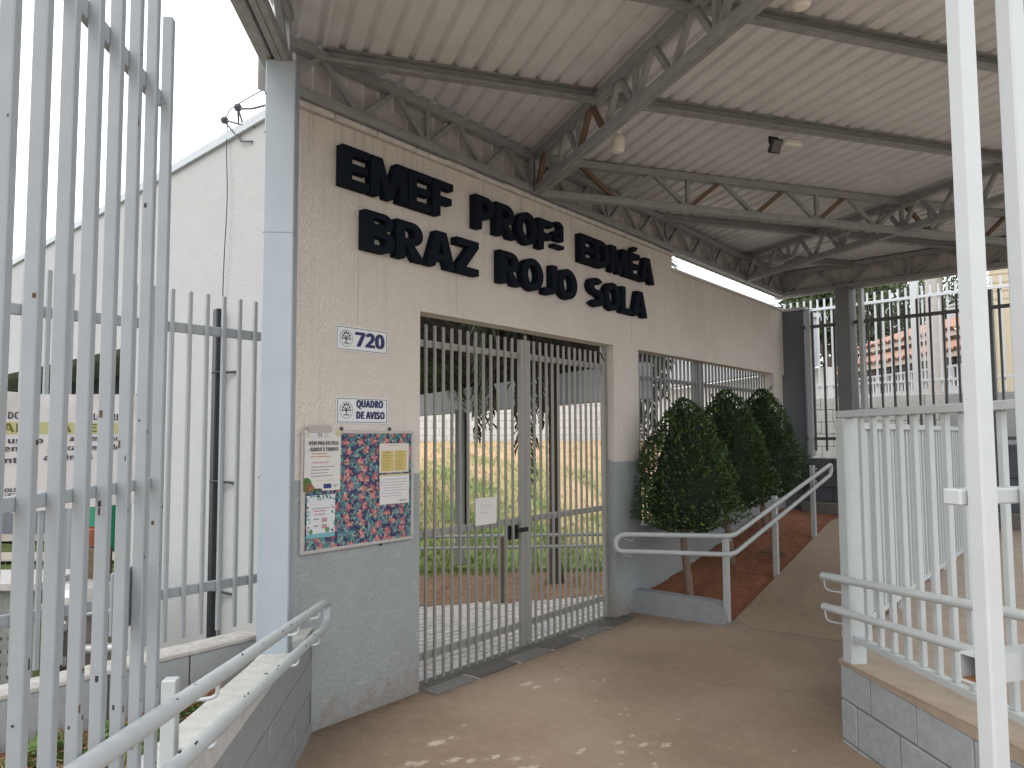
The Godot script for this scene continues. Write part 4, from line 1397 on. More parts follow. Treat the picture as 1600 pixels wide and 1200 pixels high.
func left_background() -> void:
	# lawn, path, far building
	var grass := mat("lawn_green", Color(0.10, 0.135, 0.035), 0.95, 0.5, 1.4, 1.5, Color(0.24, 0.15, 0.07, 0.8))
	var b := MB.new()
	var fn := FastNoiseLite.new()
	fn.seed = 31
	fn.frequency = 0.8
	b.grid(40, 30, func(u: float, v: float) -> Vector3:
		var x := lerpf(-16.0, -2.3, u)
		var z := lerpf(4.0, 13.4, v)
		return Vector3(x, -0.03 + 0.03 * fn.get_noise_2d(x * 2, z * 2) + 0.012 * maxf(0.0, z - 8.0), -z))
	struct("lawn", b.done(), grass)
	struct("lawn_path", bx(Vector3(9.0, 0.02, 0.7)), mat("path_concrete", Color(0.42, 0.38, 0.32), 0.9, 0.15, 1.0), V(-9.2, 0.06, 11.0))
	struct("lawn_path", bx(Vector3(9.0, 0.02, 0.8)), mat("path_concrete", Color(0.42, 0.38, 0.32), 0.9, 0.15, 1.0), V(-9.4, 0.075, 13.0))
	# grass blades
	var blade := MB.new()
	for k in 3:
		var r := Basis(Vector3.UP, k * 2.1)
		blade.tri(r * Vector3(-0.006, 0, 0), r * Vector3(0.006, 0, 0), r * Vector3(0.012, 0.07, 0.02))
	cache["blade"] = blade.done()
	var xf := []
	var cols := []
	for i in 6000:
		var x := rng.randf_range(-8.5, -2.8)
		var z := rng.randf_range(5.5, 12.5)
		if z > -x * 0.97 + 6.0 + 3.5 or absf(z - 11.0) < 0.4:
			continue
		xf.append(Transform3D(Basis(Vector3.UP, rng.randf() * TAU).scaled(Vector3.ONE * rng.randf_range(0.6, 1.5)), V(x, -0.03, z)))
		cols.append(Color(0.10, 0.14, 0.03).lerp(Color(0.26, 0.19, 0.08), rng.randf() ** 2.0))
	var g := scatter(self, "lawn_grass", cache["blade"], leafmat("grass_blade"), xf, cols)
	tag(g, "short green and straw grass on the lawn behind the left fence", "grass")
	var t := thing("far_building", "grey and navy school block beyond the lawn, behind the banner", "building", V(-10.0, 0, 13.8))
	bp(t, "wall", -6.0, 3.9, 0.0, 0.95, -0.3, 0.0, mat("grey_far_wall", Color(0.16, 0.17, 0.19), 0.9, 0.1, 2.0))
	bp(t, "upper_wall", -6.0, 3.9, 0.95, 3.4, -0.3, -0.05, mat("navy_far_wall", Color(0.022, 0.028, 0.05), 0.8, 0.15, 2.0))
	bp(t, "roof_slab", -6.2, 4.1, 3.4, 3.55, -3.3, 0.4, mat("grey_far_wall", Color(0.16, 0.17, 0.19)))
	var grey := mat("post_grey", Color(0.25, 0.26, 0.28), 0.7, 0.1, 0.8)
	t = thing("lawn_post", "slim grey round post standing on the lawn behind the tank", "post", V(-4.05, -0.05, 7.2))
	part(t, "shaft", tubem([Vector3.ZERO, Vector3(0, 1.55, 0)], 0.065, 14), grey)
	t = thing("green_drum", "green plastic drum standing far back on the lawn", "bin", V(-6.05, 0.05, 11.6))
	var m := MB.new()
	m.lathe(Vector3.ZERO, [Vector2(0, 0), Vector2(0.2, 0.0), Vector2(0.22, 0.05), Vector2(0.22, 0.75), Vector2(0.17, 0.85), Vector2(0, 0.86)], 20)
	part(t, "drum_body", m.done(), flat("green_plastic", Color(0.01, 0.22, 0.12), 0.35))
	t = thing("clay_pot", "terracotta pot lying on the lawn right of the grey post", "pot", V(-3.78, 0.02, 7.1))
	m = MB.new()
	m.lathe(Vector3.ZERO, [Vector2(0, 0), Vector2(0.07, 0.0), Vector2(0.10, 0.09), Vector2(0.115, 0.15), Vector2(0.1, 0.16), Vector2(0.085, 0.10), Vector2(0.0, 0.06)], 18)
	part(t, "pot_body", m.done(), mat("terracotta", Color(0.30, 0.10, 0.05), 0.85, 0.25, 0.2, 0.3), Vector3(0, 0.72, 0))
	bp(t, "pedestal", -0.10, 0.10, -0.05, 0.7, -0.1, 0.1, mat("brick_pedestal", Color(0.15, 0.11, 0.075), 0.95, 0.3, 0.3, 0.6), 0.01)
	# water meter tank with its pipes, just behind the kerb wall
	t = thing("metal_tank", "round metal tank with domed silver lid and pipes behind the kerb wall", "tank", V(-2.62, -0.1, 4.75))
	m = MB.new()
	m.lathe(Vector3.ZERO, [Vector2(0.175, 0.0), Vector2(0.175, 0.82)], 28)
	part(t, "tank_body", m.done(), mat("tank_grey", Color(0.22, 0.19, 0.16), 0.7, 0.3, 0.4, 0.2, Color(0.1, 0.11, 0.04, 0.8)))
	m = MB.new()
	m.lathe(Vector3.ZERO, [Vector2(0.175, 0.80), Vector2(0.20, 0.80), Vector2(0.205, 0.825), Vector2(0.19, 0.835), Vector2(0.185, 0.88), Vector2(0.165, 0.92), Vector2(0.08, 0.94), Vector2(0.0, 0.945)], 28)
	part(t, "lid", m.done(), mat("galvanised_lid", Color(0.55, 0.53, 0.50), 0.35, 0.12, 0.3, 0.05, Color(0, 0, 0, 0), 0.55))
	var galv := mat("galvanised_pipe", Color(0.42, 0.43, 0.44), 0.35, 0.15, 0.2, 0.0, Color(0, 0, 0, 0), 0.5)
	part(t, "pipe", tubem([Vector3(0.1, 0.78, 0.15), Vector3(0.42, 0.82, 0.18)], 0.022, 12), galv)
	part(t, "pipe", tubem([Vector3(0.05, 0.58, 0.17), Vector3(0.38, 0.60, 0.2)], 0.03, 12), galv)
	part(t, "pipe", tubem(smooth_path([Vector3(0.22, 0.80, 0.17), Vector3(0.40, 0.98, 0.10), Vector3(0.5, 1.02, 0.05)]), 0.024, 12), galv)
	for p in [Vector3(0.02, 0.72, 0.19), Vector3(0.02, 0.52, 0.19), Vector3(0.26, 0.6, 0.2)]:
		part(t, "valve", bx(Vector3(0.05, 0.06, 0.05), 0.012), galv, p)
	t = thing("mossy_post", "mossy green concrete post between kerb wall and metal tank", "post", V(-2.66, -0.2, 4.5))
	bp(t, "shaft", -0.055, 0.055, 0.0, 0.88, -0.05, 0.05, mat("mossy_concrete", Color(0.085, 0.10, 0.035), 0.95, 0.4, 0.25, 0.7), 0.01)
	t = thing("meter_box", "grey block meter box with perforated side left of the metal tank", "box", V(-3.1, -0.2, 4.9))
	bp(t, "box_body", -0.25, 0.25, 0.0, 1.0, -0.2, 0.2, mat("meter_box_grey", Color(0.22, 0.22, 0.215), 0.9, 0.2, 0.4, 0.5), 0.008)
	bp(t, "cover_slab", -0.29, 0.29, 1.0, 1.05, -0.24, 0.24, mat("meter_slab", Color(0.42, 0.41, 0.40), 0.9, 0.15, 0.4, 0.4), 0.006)
	for j in 9:
		for i in 5:
			bp(t, "vent_slot", -0.14 + i * 0.075, -0.10 + i * 0.075, 0.18 + j * 0.075, 0.20 + j * 0.075, 0.19, 0.2015, flat("slot_dark", Color(0.04, 0.04, 0.04)))
	# weeds in the soil bed
	var leaf := MB.new()
	leaf.quad(Vector3(0, 0, 0), Vector3(0.018, 0.012, 0.02), Vector3(0, 0.018, 0.055), Vector3(-0.018, 0.012, 0.02))
	cache["weed_leaf"] = leaf.done()
	var spots := [[-2.2, 0.42, "bushy green weed in the soil bed seen between the left gate bars"], [-1.86, 0.32, "green weed beside the handrail post in the left soil bed"], [-2.42, 0.30, "low green weed at the lower left of the soil bed"], [-2.14, 0.64, "small green weed nearest the viewer in the soil bed"]]
	for s in spots:
		var o := thing("weed_plant", s[2], "plant", W(s[0], 0.40, s[1]))
		var q := []
		var cl := []
		for i in 170:
			var an := rng.randf() * TAU
			var r := rng.randf() ** 0.7 * 0.17
			q.append(Transform3D(Basis(Vector3.UP, an) * Basis(Vector3.RIGHT, rng.randf_range(-0.8, 0.3)) * Basis.from_scale(Vector3.ONE * rng.randf_range(0.5, 1.1)), Vector3(cos(an) * r, rng.randf_range(0.0, 0.11) * (1.2 - r / 0.17), sin(an) * r)))
			cl.append(Color(0.05, 0.12, 0.02).lerp(Color(0.12, 0.2, 0.04), rng.randf()))
		scatter(o, "leaves", cache["weed_leaf"], leafmat("weed_leaf_paint"), q, cl)
		part(o, "stem", tubem([Vector3.ZERO, Vector3(0.01, 0.1, 0.0)], 0.004, 6), flat("weed_stem", Color(0.08, 0.12, 0.03)))
	# dry straw litter
	xf = []
	cols = []
	for i in 500:
		var s := rng.randf_range(-2.9, -1.3)
		var p := rng.randf_range(0.1, 0.7)
		if W(s, 0, p).x > -1.42:
			continue
		xf.append(Transform3D(Basis(Vector3.UP, rng.randf() * TAU) * Basis(Vector3.RIGHT, rng.randf_range(1.1, 1.5)) * Basis.from_scale(Vector3.ONE * rng.randf_range(0.6, 1.4)), W(s, 0.43, p)))
		cols.append(Color(0.32, 0.22, 0.11) * rng.randf_range(0.6, 1.2))
	g = scatter(self, "dry_straw", cache["blade"], leafmat("straw_blade"), xf, cols)
	tag(g, "dry straw litter scattered over the left soil bed", "straw")

func outer_gate_leaves() -> void:
	var paint := mat("leaf_paint", Color(0.275, 0.30, 0.315), 0.42, 0.08, 0.7, 0.06, Color(0.25, 0.24, 0.2, 0.25))
	var dark := flat("leaf_lock_black", Color(0.02, 0.02, 0.02), 0.5)
	# left leaf, standing open along the canopy edge
	var o := thing("outer_gate_leaf", "open outer gate leaf of tall pale bars at the left edge", "gate", V(-0.83, 0, 1.79), -5.3)
	for k in 14:
		var x := 0.035 - k * 0.0965
		bp(o, "bar", x - 0.0115, x + 0.0115, 0.42, 2.725 if k == 0 else 3.4, -0.0115, 0.0115, paint, 0.002)
	for r in [[2.50, 2.54], [1.585, 1.61], [0.5, 0.53]]:
		bp(o, "rail", -1.25, 0.03, r[0], r[1], -0.028, -0.0105, paint, 0.002)
	bp(o, "lock_plate", -0.155, -0.03, 1.29, 1.42, -0.024, -0.016, paint, 0.002)
	bp(o, "lock_bolt", -0.02, -0.004, 1.385, 1.41, -0.05, -0.02, dark, 0.003)
	part(o, "lock_bolt", tubem([Vector3(-0.04, 1.30, -0.03), Vector3(0.02, 1.31, -0.03)], 0.004, 8), dark)
	for i in 46:
		var k := rng.randi() % 9
		var y := rng.randf_range(0.95, 1.75) if i < 34 else rng.randf_range(1.7, 2.7)
		var sz := rng.randf_range(0.002, 0.006)
		part(o, "paint_chip", bx(Vector3(snappedf(sz, 0.002), snappedf(sz * rng.randf_range(1.0, 4.0), 0.002), 0.0006)), dark if i % 3 else mat("chip_rust", Color(0.10, 0.05, 0.03), 0.9, 0.4, 0.1), Vector3(0.035 - k * 0.0965 - 0.0117, y, rng.randf_range(-0.008, 0.008)) if i % 2 else Vector3(0.035 - k * 0.0965 + rng.randf_range(-0.008, 0.006), y, 0.0117), Basis(Vector3.UP, PI / 2) if i % 2 else Basis.IDENTITY)
	# right leaf
	var a := 72.0
	var wp := mat("leaf_white_paint", Color(0.47, 0.495, 0.50), 0.4, 0.05, 0.7, 0.05, Color(0.42, 0.42, 0.4, 0.3))
	o = thing("outer_gate_leaf", "open outer gate leaf of white bars at the right edge with a hollow rail end", "gate", V(0.862, 0, 1.43), a)
	for i in 7:
		var x := 0.0 + i * 0.128
		bp(o, "bar", x - 0.019, x + 0.019, 0.55, 3.2, -0.018, 0.018, wp, 0.004)
	bp(o, "rail", -0.03, 0.8, 1.568, 1.598, -0.06, -0.02, wp, 0.003)
	# lower rail is an open square tube: four walls
	var y0 := 1.24
	var y1 := 1.292
	for q in [[y0, y0 + 0.003, -0.062, -0.022], [y1 - 0.003, y1, -0.062, -0.022], [y0 + 0.003, y1 - 0.003, -0.062, -0.059], [y0 + 0.003, y1 - 0.003, -0.025, -0.022]]:
		bp(o, "rail_wall", -0.004, 0.8, q[0], q[1], q[2], q[3], wp)
	bp(o, "rusty_lining", 0.0, 0.5, y0 + 0.0035, y0 + 0.006, -0.0585, -0.0255, mat("rail_rust", Color(0.22, 0.09, 0.04), 0.9, 0.4, 0.1))
	bp(o, "rail_plug", 0.05, 0.06, y0 + 0.006, y1 - 0.0035, -0.0585, -0.0255, dark)

func right_platform() -> void:
	var paint := mat("platform_fence_paint", Color(0.47, 0.505, 0.50), 0.45, 0.06, 0.7, 0.06)
	var blockm := mat("platform_block_paint", Color(0.335, 0.36, 0.37), 0.85, 0.13, 0.5, 0.6)
	var a := -5.3
	# retaining wall: courses of blocks
	var w := thing("retaining_wall", "grey painted block wall carrying the platform edge on the right", "wall", V(1.83, 0, 4.43), a)
	var x := 0.0
	var first := true
	for r in [[0.24, 0.425], [0.02, 0.232], [-0.2, 0.012]]:
		x = 0.0
		var l := 0.30 if first else 0.16
		while x > -4.6:
			bp(w, "block", x - l + 0.007, x, r[0], r[1], rng.randf_range(-0.003, 0.003), 0.14, blockm, 0.006)
			x -= l
			l = 0.395
		first = false
	bp(w, "mortar", -4.6, -0.006, -0.2, 0.43, 0.005, 0.135, mat("wall_mortar", Color(0.17, 0.18, 0.18)))
	var top := mat("platform_concrete", Color(0.34, 0.27, 0.205))
	var m := MB.new()
	m.quad(Vector3(-4.6, 0.428, -0.005), Vector3(0.01, 0.428, -0.005), Vector3(0.01, 0.4445, -0.005), Vector3(-4.6, 0.61, -0.005))
	m.quad(Vector3(-4.6, 0.61, -0.005), Vector3(0.01, 0.4445, -0.005), Vector3(0.01, 0.4445, 0.16), Vector3(-4.6, 0.61, 0.16))
	m.quad(Vector3(0.01, 0.428, -0.005), Vector3(0.01, 0.428, 0.16), Vector3(0.01, 0.4445, 0.16), Vector3(0.01, 0.4445, -0.005))
	part(w, "screed_top", m.done(), top)
	# fence on the platform edge
	var f := thing("platform_fence", "pale grey slatted fence on the block wall at the right", "fence", V(1.83, 0, 4.41), a)
	bp(f, "end_post", -0.09, 0.0, 0.44, 1.795, 0.01, 0.10, paint, 0.004)
	bp(f, "top_rail", -4.4, 0.005, 1.797, 1.837, 0.02, 0.08, paint, 0.004)
	bp(f, "bottom_rail", -4.4, -0.09, 0.565, 0.60, 0.03, 0.075, paint, 0.003)
	var xs := []
	for i in 36:
		xs.append(-0.19 - i * 0.118)
	for q in xs:
		bp(f, "slat", q - 0.017, q + 0.017, 0.60, 1.797, 0.045, 0.070, paint, 0.003)
	# its double handrail
	var rail := mat("platform_rail_paint", Color(0.46, 0.49, 0.49), 0.4, 0.08, 0.5, 0.05)
	var h := thing("platform_handrail", "double pale grey tube handrail fixed to the slatted fence at the right", "handrail", V(1.83, 0, 4.41), a)
	for r in [[0.900, 0.080], [0.728, 0.070]]:
		var pts := smooth_path([Vector3(-0.01, r[0] + 0.0, 0.06), Vector3(0.075, r[0], 0.0), Vector3(0.075, r[0], -0.055), Vector3(-4.2, r[0] + r[1] * 4.2, -0.055)], 6, 0.03)
		part(h, "tube", tubem([pts[-1], Vector3(0.07, r[0], -0.055)], 0.0215, 14), rail)
		part(h, "return", tubem([Vector3(0.055, r[0] + 0.004, -0.05), Vector3(-0.03, r[0] + 0.012, 0.02)], 0.008, 8), rail)
		part(h, "bracket", tubem(smooth_path([Vector3(0.06, r[0] - 0.015, -0.055), Vector3(0.05, r[0] - 0.075, -0.055), Vector3(-0.01, r[0] - 0.08, 0.0), Vector3(-0.03, r[0] - 0.08, 0.03)], 5, 0.03), 0.005, 8), rail)
	var chip := flat("bare_steel_chip", Color(0.05, 0.05, 0.055))
	for i in 8:
		var y := rng.randf_range(-1.3, -0.1)
		part(h, "paint_chip", bx(Vector3(0.01, 0.004, 0.001)), chip, Vector3(y, 0.728 - y * 0.07 + 0.021, -0.055 + rng.randf_range(-0.004, 0.004)), Basis(Vector3.RIGHT, PI / 2))
	# second fence, along the ramp
	var g := thing("ramp_fence", "dense grey slatted fence running back along the outer side of the ramp", "fence", V(1.865, 0, 4.45), 38.2)
	bp(g, "top_rail", 0.03, 4.6, 1.735, 1.775, -0.03, 0.03, paint, 0.003)
	bp(g, "bottom_rail", 0.03, 4.6, 0.55, 0.585, -0.02, 0.02, paint, 0.003)
	bp(g, "end_post", 4.58, 4.66, 0.45, 1.775, -0.04, 0.04, paint, 0.003)
	for i in 38:
		var q := 0.13 + i * 0.118
		bp(g, "slat", q - 0.017, q + 0.017, 0.585, 1.735, -0.0125, 0.0125, paint, 0.003)
	for i in 8:
		bp(g, "foot_plate", 0.28 + i * 0.56, 0.34 + i * 0.56, 0.46, 0.55, -0.015, 0.015, paint, 0.003)

func planter() -> void:
	var paint := mat("planter_rail_paint", Color(0.44, 0.46, 0.45), 0.4, 0.08, 0.5, 0.05)
	# kerb with a rounded nose
	var k := thing("planter_kerb", "low rounded grey kerb closing the front of the planting bed", "kerb", W(3.0, 0, 0.0), WALL_A)
	var poly := PackedVector2Array([Vector2(0, -0.1), Vector2(0.93, -0.1), Vector2(0.93, 0.04)])
	for i in 9:
		var t := PI / 2 * i / 8.0
		poly.append(Vector2(0.78 + 0.15 * cos(t), 0.06 + 0.14 * sin(t)))
	poly.append(Vector2(0, 0.215))
	var b := MB.new()
	b.prism(poly, -0.07, 0.07)
	part(k, "kerb_body", b.done(), mat("kerb_paint", Color(0.30, 0.315, 0.32), 0.85, 0.14, 0.5, 0.6, Color(0.22, 0.18, 0.14, 0.5)), Vector3.ZERO, Basis(Vector3(0, 0, 1), Vector3.UP, Vector3(-1, 0, 0)))
	# handrail
	var h := thing("planter_handrail", "pale double tube handrail on three posts climbing beside the planting bed", "handrail", W(3.0, 0, 0.94), WALL_A)
	var p := [Vector3(-0.02, 0.805, 0.03), Vector3(-0.62, 0.81, -0.79), Vector3(-0.64, 0.66, -0.80), Vector3(-0.02, 0.645, 0.03)]
	var r0 := Vector3(0.06, 0.79, 0.03)
	var r1 := Vector3(3.24, 1.345, 0.03)
	part(h, "tube", tubem(smooth_path([p[1] + Vector3(0.1, 0, 0.14), p[1], p[2], p[2] + Vector3(0.1, 0, 0.14)], 8, 0.09), 0.0225, 12), paint)
	part(h, "tube", tubem(smooth_path([p[1] + Vector3(0.1, 0, 0.14), Vector3(0.02, 0.79, 0.04), r1, Vector3(3.21, 1.215, 0.03), Vector3(0.02, 0.625, 0.04), p[2] + Vector3(0.1, 0, 0.14)], 8, 0.09), 0.0225, 12), paint)
	for q in [[0.0, 0.0, 0.80], [1.31, 0.25, 1.07], [2.62, 0.525, 1.345]]:
		bp(h, "post", q[0] - 0.026, q[0] + 0.026, q[1] - 0.1, q[2], -0.045, 0.006, paint, 0.003)
		bp(h, "clip", q[0] - 0.012, q[0] + 0.012, q[2] - 0.05, q[2] - 0.034, 0.006, 0.03, paint)
		bp(h, "clip", q[0] - 0.012, q[0] + 0.012, q[2] - 0.20, q[2] - 0.184, 0.006, 0.03, paint)
	b = MB.new()
	b.lathe(Vector3.ZERO, [Vector2(0.15, 0.0), Vector2(0.11, 0.018), Vector2(0.04, 0.028), Vector2(0.0, 0.03)], 14)
	part(h, "cement_footing", b.done(), mat("footing_cement", Color(0.27, 0.22, 0.17), 0.9, 0.2, 0.3, 0.6), Vector3(0.03, -0.003, 0.03))
	for q in [0.79, 0.64]:
		part(h, "wall_bracket", tubem(smooth_path([Vector3(-0.52, q + 0.01, -0.68), Vector3(-0.48, q - 0.05, -0.7), Vector3(-0.3, q - 0.05, -0.94)], 5, 0.03), 0.006, 8), paint)
	# window grille behind the planter
	var g := thing("window_grille", "vertical barred grille in the wide opening behind the clipped trees", "grille", W(3.11, 0, -0.10), WALL_A)
	var gp := mat("grille_paint", Color(0.22, 0.225, 0.22), 0.5, 0.08, 0.7)
	bp(g, "rail", 0.0, 3.95, 2.285, 2.33, -0.034, -0.011, gp, 0.003)
	bp(g, "rail", 0.0, 3.95, 1.02, 1.065, -0.034, -0.011, gp, 0.003)
	bar_fence(g, spaced(0.08, 3.85, 0.098), 0.82, 2.56, 0.021, gp)
	bp(g, "post", 1.62, 1.70, 0.8, 2.571, -0.06, 0.02, gp, 0.003)
	# clipped trees
	topiary(3.26, 0.42, 0.10, 0.50, 0.76, 2.03, "nearest clipped dark green tree beside the gate pier", true)
	topiary(4.46, 0.36, 0.28, 0.50, 0.88, 2.17, "middle clipped dark green tree in the planting bed", false)
	topiary(5.62, 0.34, 0.36, 0.50, 0.94, 2.23, "farthest clipped dark green tree next to the end pier", false)
	# dry twigs
	var t := thing("twig_pile", "dry twig pile lying on the soil near the middle handrail post", "twigs", W(4.75, 0.38, 0.75))
	for i in 14:
		var an := rng.randf() * TAU
		var l := rng.randf_range(0.1, 0.22)
		part(t, "twig", tubem([Vector3(cos(an) * -l, 0.01, sin(an) * -l) + Vector3(rng.randf_range(-0.1, 0.1), 0, rng.randf_range(-0.05, 0.05)), Vector3(cos(an) * l, rng.randf_range(0.01, 0.07), sin(an) * l)], 0.004, 5), flat("dry_twig", Color(0.14, 0.09, 0.06)))

func leaf_mesh() -> ArrayMesh:
	if not cache.has("leaf"):
		var b := MB.new()
		var c := Vector3(0, 0.006, 0.5)
		b.quad(Vector3(0, 0, 0), Vector3(0.26, 0.1, 0.45), Vector3(0, 0, 1), c)
		b.quad(Vector3(0, 0, 0), c, Vector3(0, 0, 1), Vector3(-0.26, 0.1, 0.45))
		cache["leaf"] = b.done()
	return cache["leaf"]

func topiary(s: float, p: float, ground: float, r: float, low: float, high: float, label: String, bright: bool) -> void:
	var o := thing("clipped_tree", label, "tree", W(s, ground, p), 90.0, "clipped trees in the planting bed")
	var bark := mat("pale_bark", Color(0.23, 0.165, 0.12), 0.9, 0.35, 0.15, 0.6)
	var h0 := low - ground
	var h1 := high - ground
	part(o, "trunk", tubem([Vector3(0.02, -0.05, 0), Vector3(0.0, 0.25, 0.01), Vector3(-0.03, 0.5, 0.0), Vector3(-0.035, h0 + 0.1, 0), Vector3(-0.02, h0 + 0.6, 0.01)], 0.045, 10, 0.022), bark)
	for an in [0.4, 1.9, 3.5, 5.0]:
		part(o, "limb", tubem([Vector3(-0.035, h0 - 0.02, 0), Vector3(cos(an) * 0.1, h0 + 0.12, sin(an) * 0.1), Vector3(cos(an) * 0.28, h0 + 0.34, sin(an) * 0.28)], 0.02, 7, 0.008), bark)
	var fn := FastNoiseLite.new()
	fn.seed = int(s * 100)
	fn.frequency = 2.6
	fn.fractal_octaves = 3
	var prof := func(t: float) -> float:      # 0 bottom .. 1 top
		return 1.08 * r * pow(minf((t + 0.01) / 0.15, 1.0), 0.6) * (1.0 - 0.66 * maxf(0.0, t - 0.15) / 0.85) * pow(maxf(0.0, 1.0 - pow(t, 8.0)), 0.7)
	# dense dark twigs inside
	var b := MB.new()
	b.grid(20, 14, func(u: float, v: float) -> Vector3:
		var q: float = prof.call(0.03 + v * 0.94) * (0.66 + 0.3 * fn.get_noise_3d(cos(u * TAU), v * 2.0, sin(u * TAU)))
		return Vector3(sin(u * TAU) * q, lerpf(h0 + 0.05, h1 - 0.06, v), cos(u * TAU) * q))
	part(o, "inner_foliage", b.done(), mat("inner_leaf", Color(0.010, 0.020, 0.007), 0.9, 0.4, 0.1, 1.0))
	var xf := []
	var cols := []
	for i in 18:      # stray shoots that break the outline
		var t := rng.randf_range(0.1, 1.0)
		var an := rng.randf() * TAU
		var base := Vector3(cos(an) * prof.call(minf(t, 0.97)) * 0.9, lerpf(h0, h1, t), sin(an) * prof.call(minf(t, 0.97)) * 0.9)
		var go := (Vector3(cos(an), 0.5 + t, sin(an)) + Vector3(rng.randf_range(-0.4, 0.4), 0, rng.randf_range(-0.4, 0.4))).normalized() * rng.randf_range(0.06, 0.15)
		part(o, "shoot", tubem([base - go * 0.6, base + go], 0.003, 4, 0.0015), bark)
		for k in 9:
			var at := base + go * (k / 8.0)
			var bs := Basis.from_euler(Vector3(rng.randf_range(-1.2, 0.4), rng.randf() * TAU, rng.randf_range(-0.5, 0.5)))
			xf.append(Transform3D(bs * Basis.from_scale(Vector3.ONE * rng.randf_range(0.035, 0.055)), at))
			cols.append(Color(0.045, 0.095, 0.02).lerp(Color(0.12, 0.18, 0.035), rng.randf() if bright else rng.randf() * 0.4))
	for i in 9500:
		var t := rng.randf()
		var an := rng.randf() * TAU
		var dir := Vector3(cos(an), 0, sin(an))
		var lump := 1.0 + 0.27 * fn.get_noise_3d(dir.x * 0.7, t * 1.6, dir.z * 0.7) + 0.13 * fn.get_noise_3d(dir.x * 4, t * 6, dir.z * 4)
		var q: float = prof.call(t) * lump * lerpf(0.72, 1.06, pow(rng.randf(), 0.55))
		if rng.randf() > 0.25 + prof.call(t) / r:
			continue
		var at := dir * q + Vector3(0, lerpf(h0, h1 + 0.03, t), 0)
		var face := (dir + Vector3(0, 0.9 * t + 0.25, 0) + Vector3(rng.randf_range(-1, 1), rng.randf_range(-1, 1), rng.randf_range(-1, 1)) * 0.9).normalized()
		var bs := Basis.looking_at(-face, Vector3.UP if absf(face.y) < 0.95 else Vector3.RIGHT) * Basis(Vector3.BACK, rng.randf() * TAU)
		xf.append(Transform3D(bs * Basis.from_scale(Vector3.ONE * rng.randf_range(0.022, 0.050)), at))
		var k := fn.get_noise_3d(dir.x * 1.4 + 7, t * 3, dir.z * 1.4)
		var c := Color(0.020, 0.045, 0.013).lerp(Color(0.05, 0.095, 0.02), clampf(0.5 + k + rng.randf_range(-0.3, 0.3), 0, 1))
		if rng.randf() < (0.10 if bright else 0.04):
			c = Color(0.12, 0.19, 0.035)
		cols.append(c)
	scatter(o, "crown", leaf_mesh(), leafmat("clipped_leaf", 0.12), xf, cols)

func far_fence() -> void:
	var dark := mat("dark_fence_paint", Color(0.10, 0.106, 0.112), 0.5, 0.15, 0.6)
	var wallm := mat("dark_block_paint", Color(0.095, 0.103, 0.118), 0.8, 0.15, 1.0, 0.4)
	var P := Vector2(4.2, 11.043)
	var a := 136.0
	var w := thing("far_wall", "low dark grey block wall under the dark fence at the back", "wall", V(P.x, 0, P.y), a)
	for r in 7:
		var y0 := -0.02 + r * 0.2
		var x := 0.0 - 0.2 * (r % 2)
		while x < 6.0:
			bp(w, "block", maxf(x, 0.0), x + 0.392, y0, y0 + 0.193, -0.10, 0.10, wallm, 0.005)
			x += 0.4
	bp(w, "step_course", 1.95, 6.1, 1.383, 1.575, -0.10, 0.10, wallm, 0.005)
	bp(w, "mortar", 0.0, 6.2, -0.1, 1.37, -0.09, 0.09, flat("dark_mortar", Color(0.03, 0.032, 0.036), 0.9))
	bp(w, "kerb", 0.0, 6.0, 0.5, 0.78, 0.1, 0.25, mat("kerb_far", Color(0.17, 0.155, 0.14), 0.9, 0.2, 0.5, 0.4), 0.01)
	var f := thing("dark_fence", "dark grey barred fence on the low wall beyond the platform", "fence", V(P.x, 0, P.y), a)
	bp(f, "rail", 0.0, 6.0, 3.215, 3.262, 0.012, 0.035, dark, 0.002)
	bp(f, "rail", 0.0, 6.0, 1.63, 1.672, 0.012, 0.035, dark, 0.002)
	var q := 0.13
	while q < 6.0:
		if not (q > 0.5 and q < 0.76):
			bp(f, "bar", q - 0.013, q + 0.013, 1.48 if q < 1.95 else 1.6, 3.46, -0.012, 0.012, dark, 0.002)
		q += 0.155
	bp(f, "post", 2.30, 2.385, 1.576, 3.46, -0.04, 0.04, dark, 0.003)
	# pale jamb beside the end pier and beside the column
	var j := thing("fence_jamb", "pale narrow fence jamb against the dark end pier", "post", V(P.x + 0.035, 0, P.y - 0.06), a)
	bp(j, "post", -0.01, 0.05, 1.40, 3.50, -0.05, 0.05, mat("pale_jamb", Color(0.45, 0.47, 0.48), 0.6, 0.08, 0.6), 0.003)
	j = thing("fence_jamb", "pale narrow fence jamb against the dark canopy column", "post", V(4.73, 0, 10.43), a)
	bp(j, "post", 0.0, 0.055, 1.40, 3.69, -0.05, 0.05, mat("pale_jamb", Color(0.45, 0.47, 0.48)), 0.003)

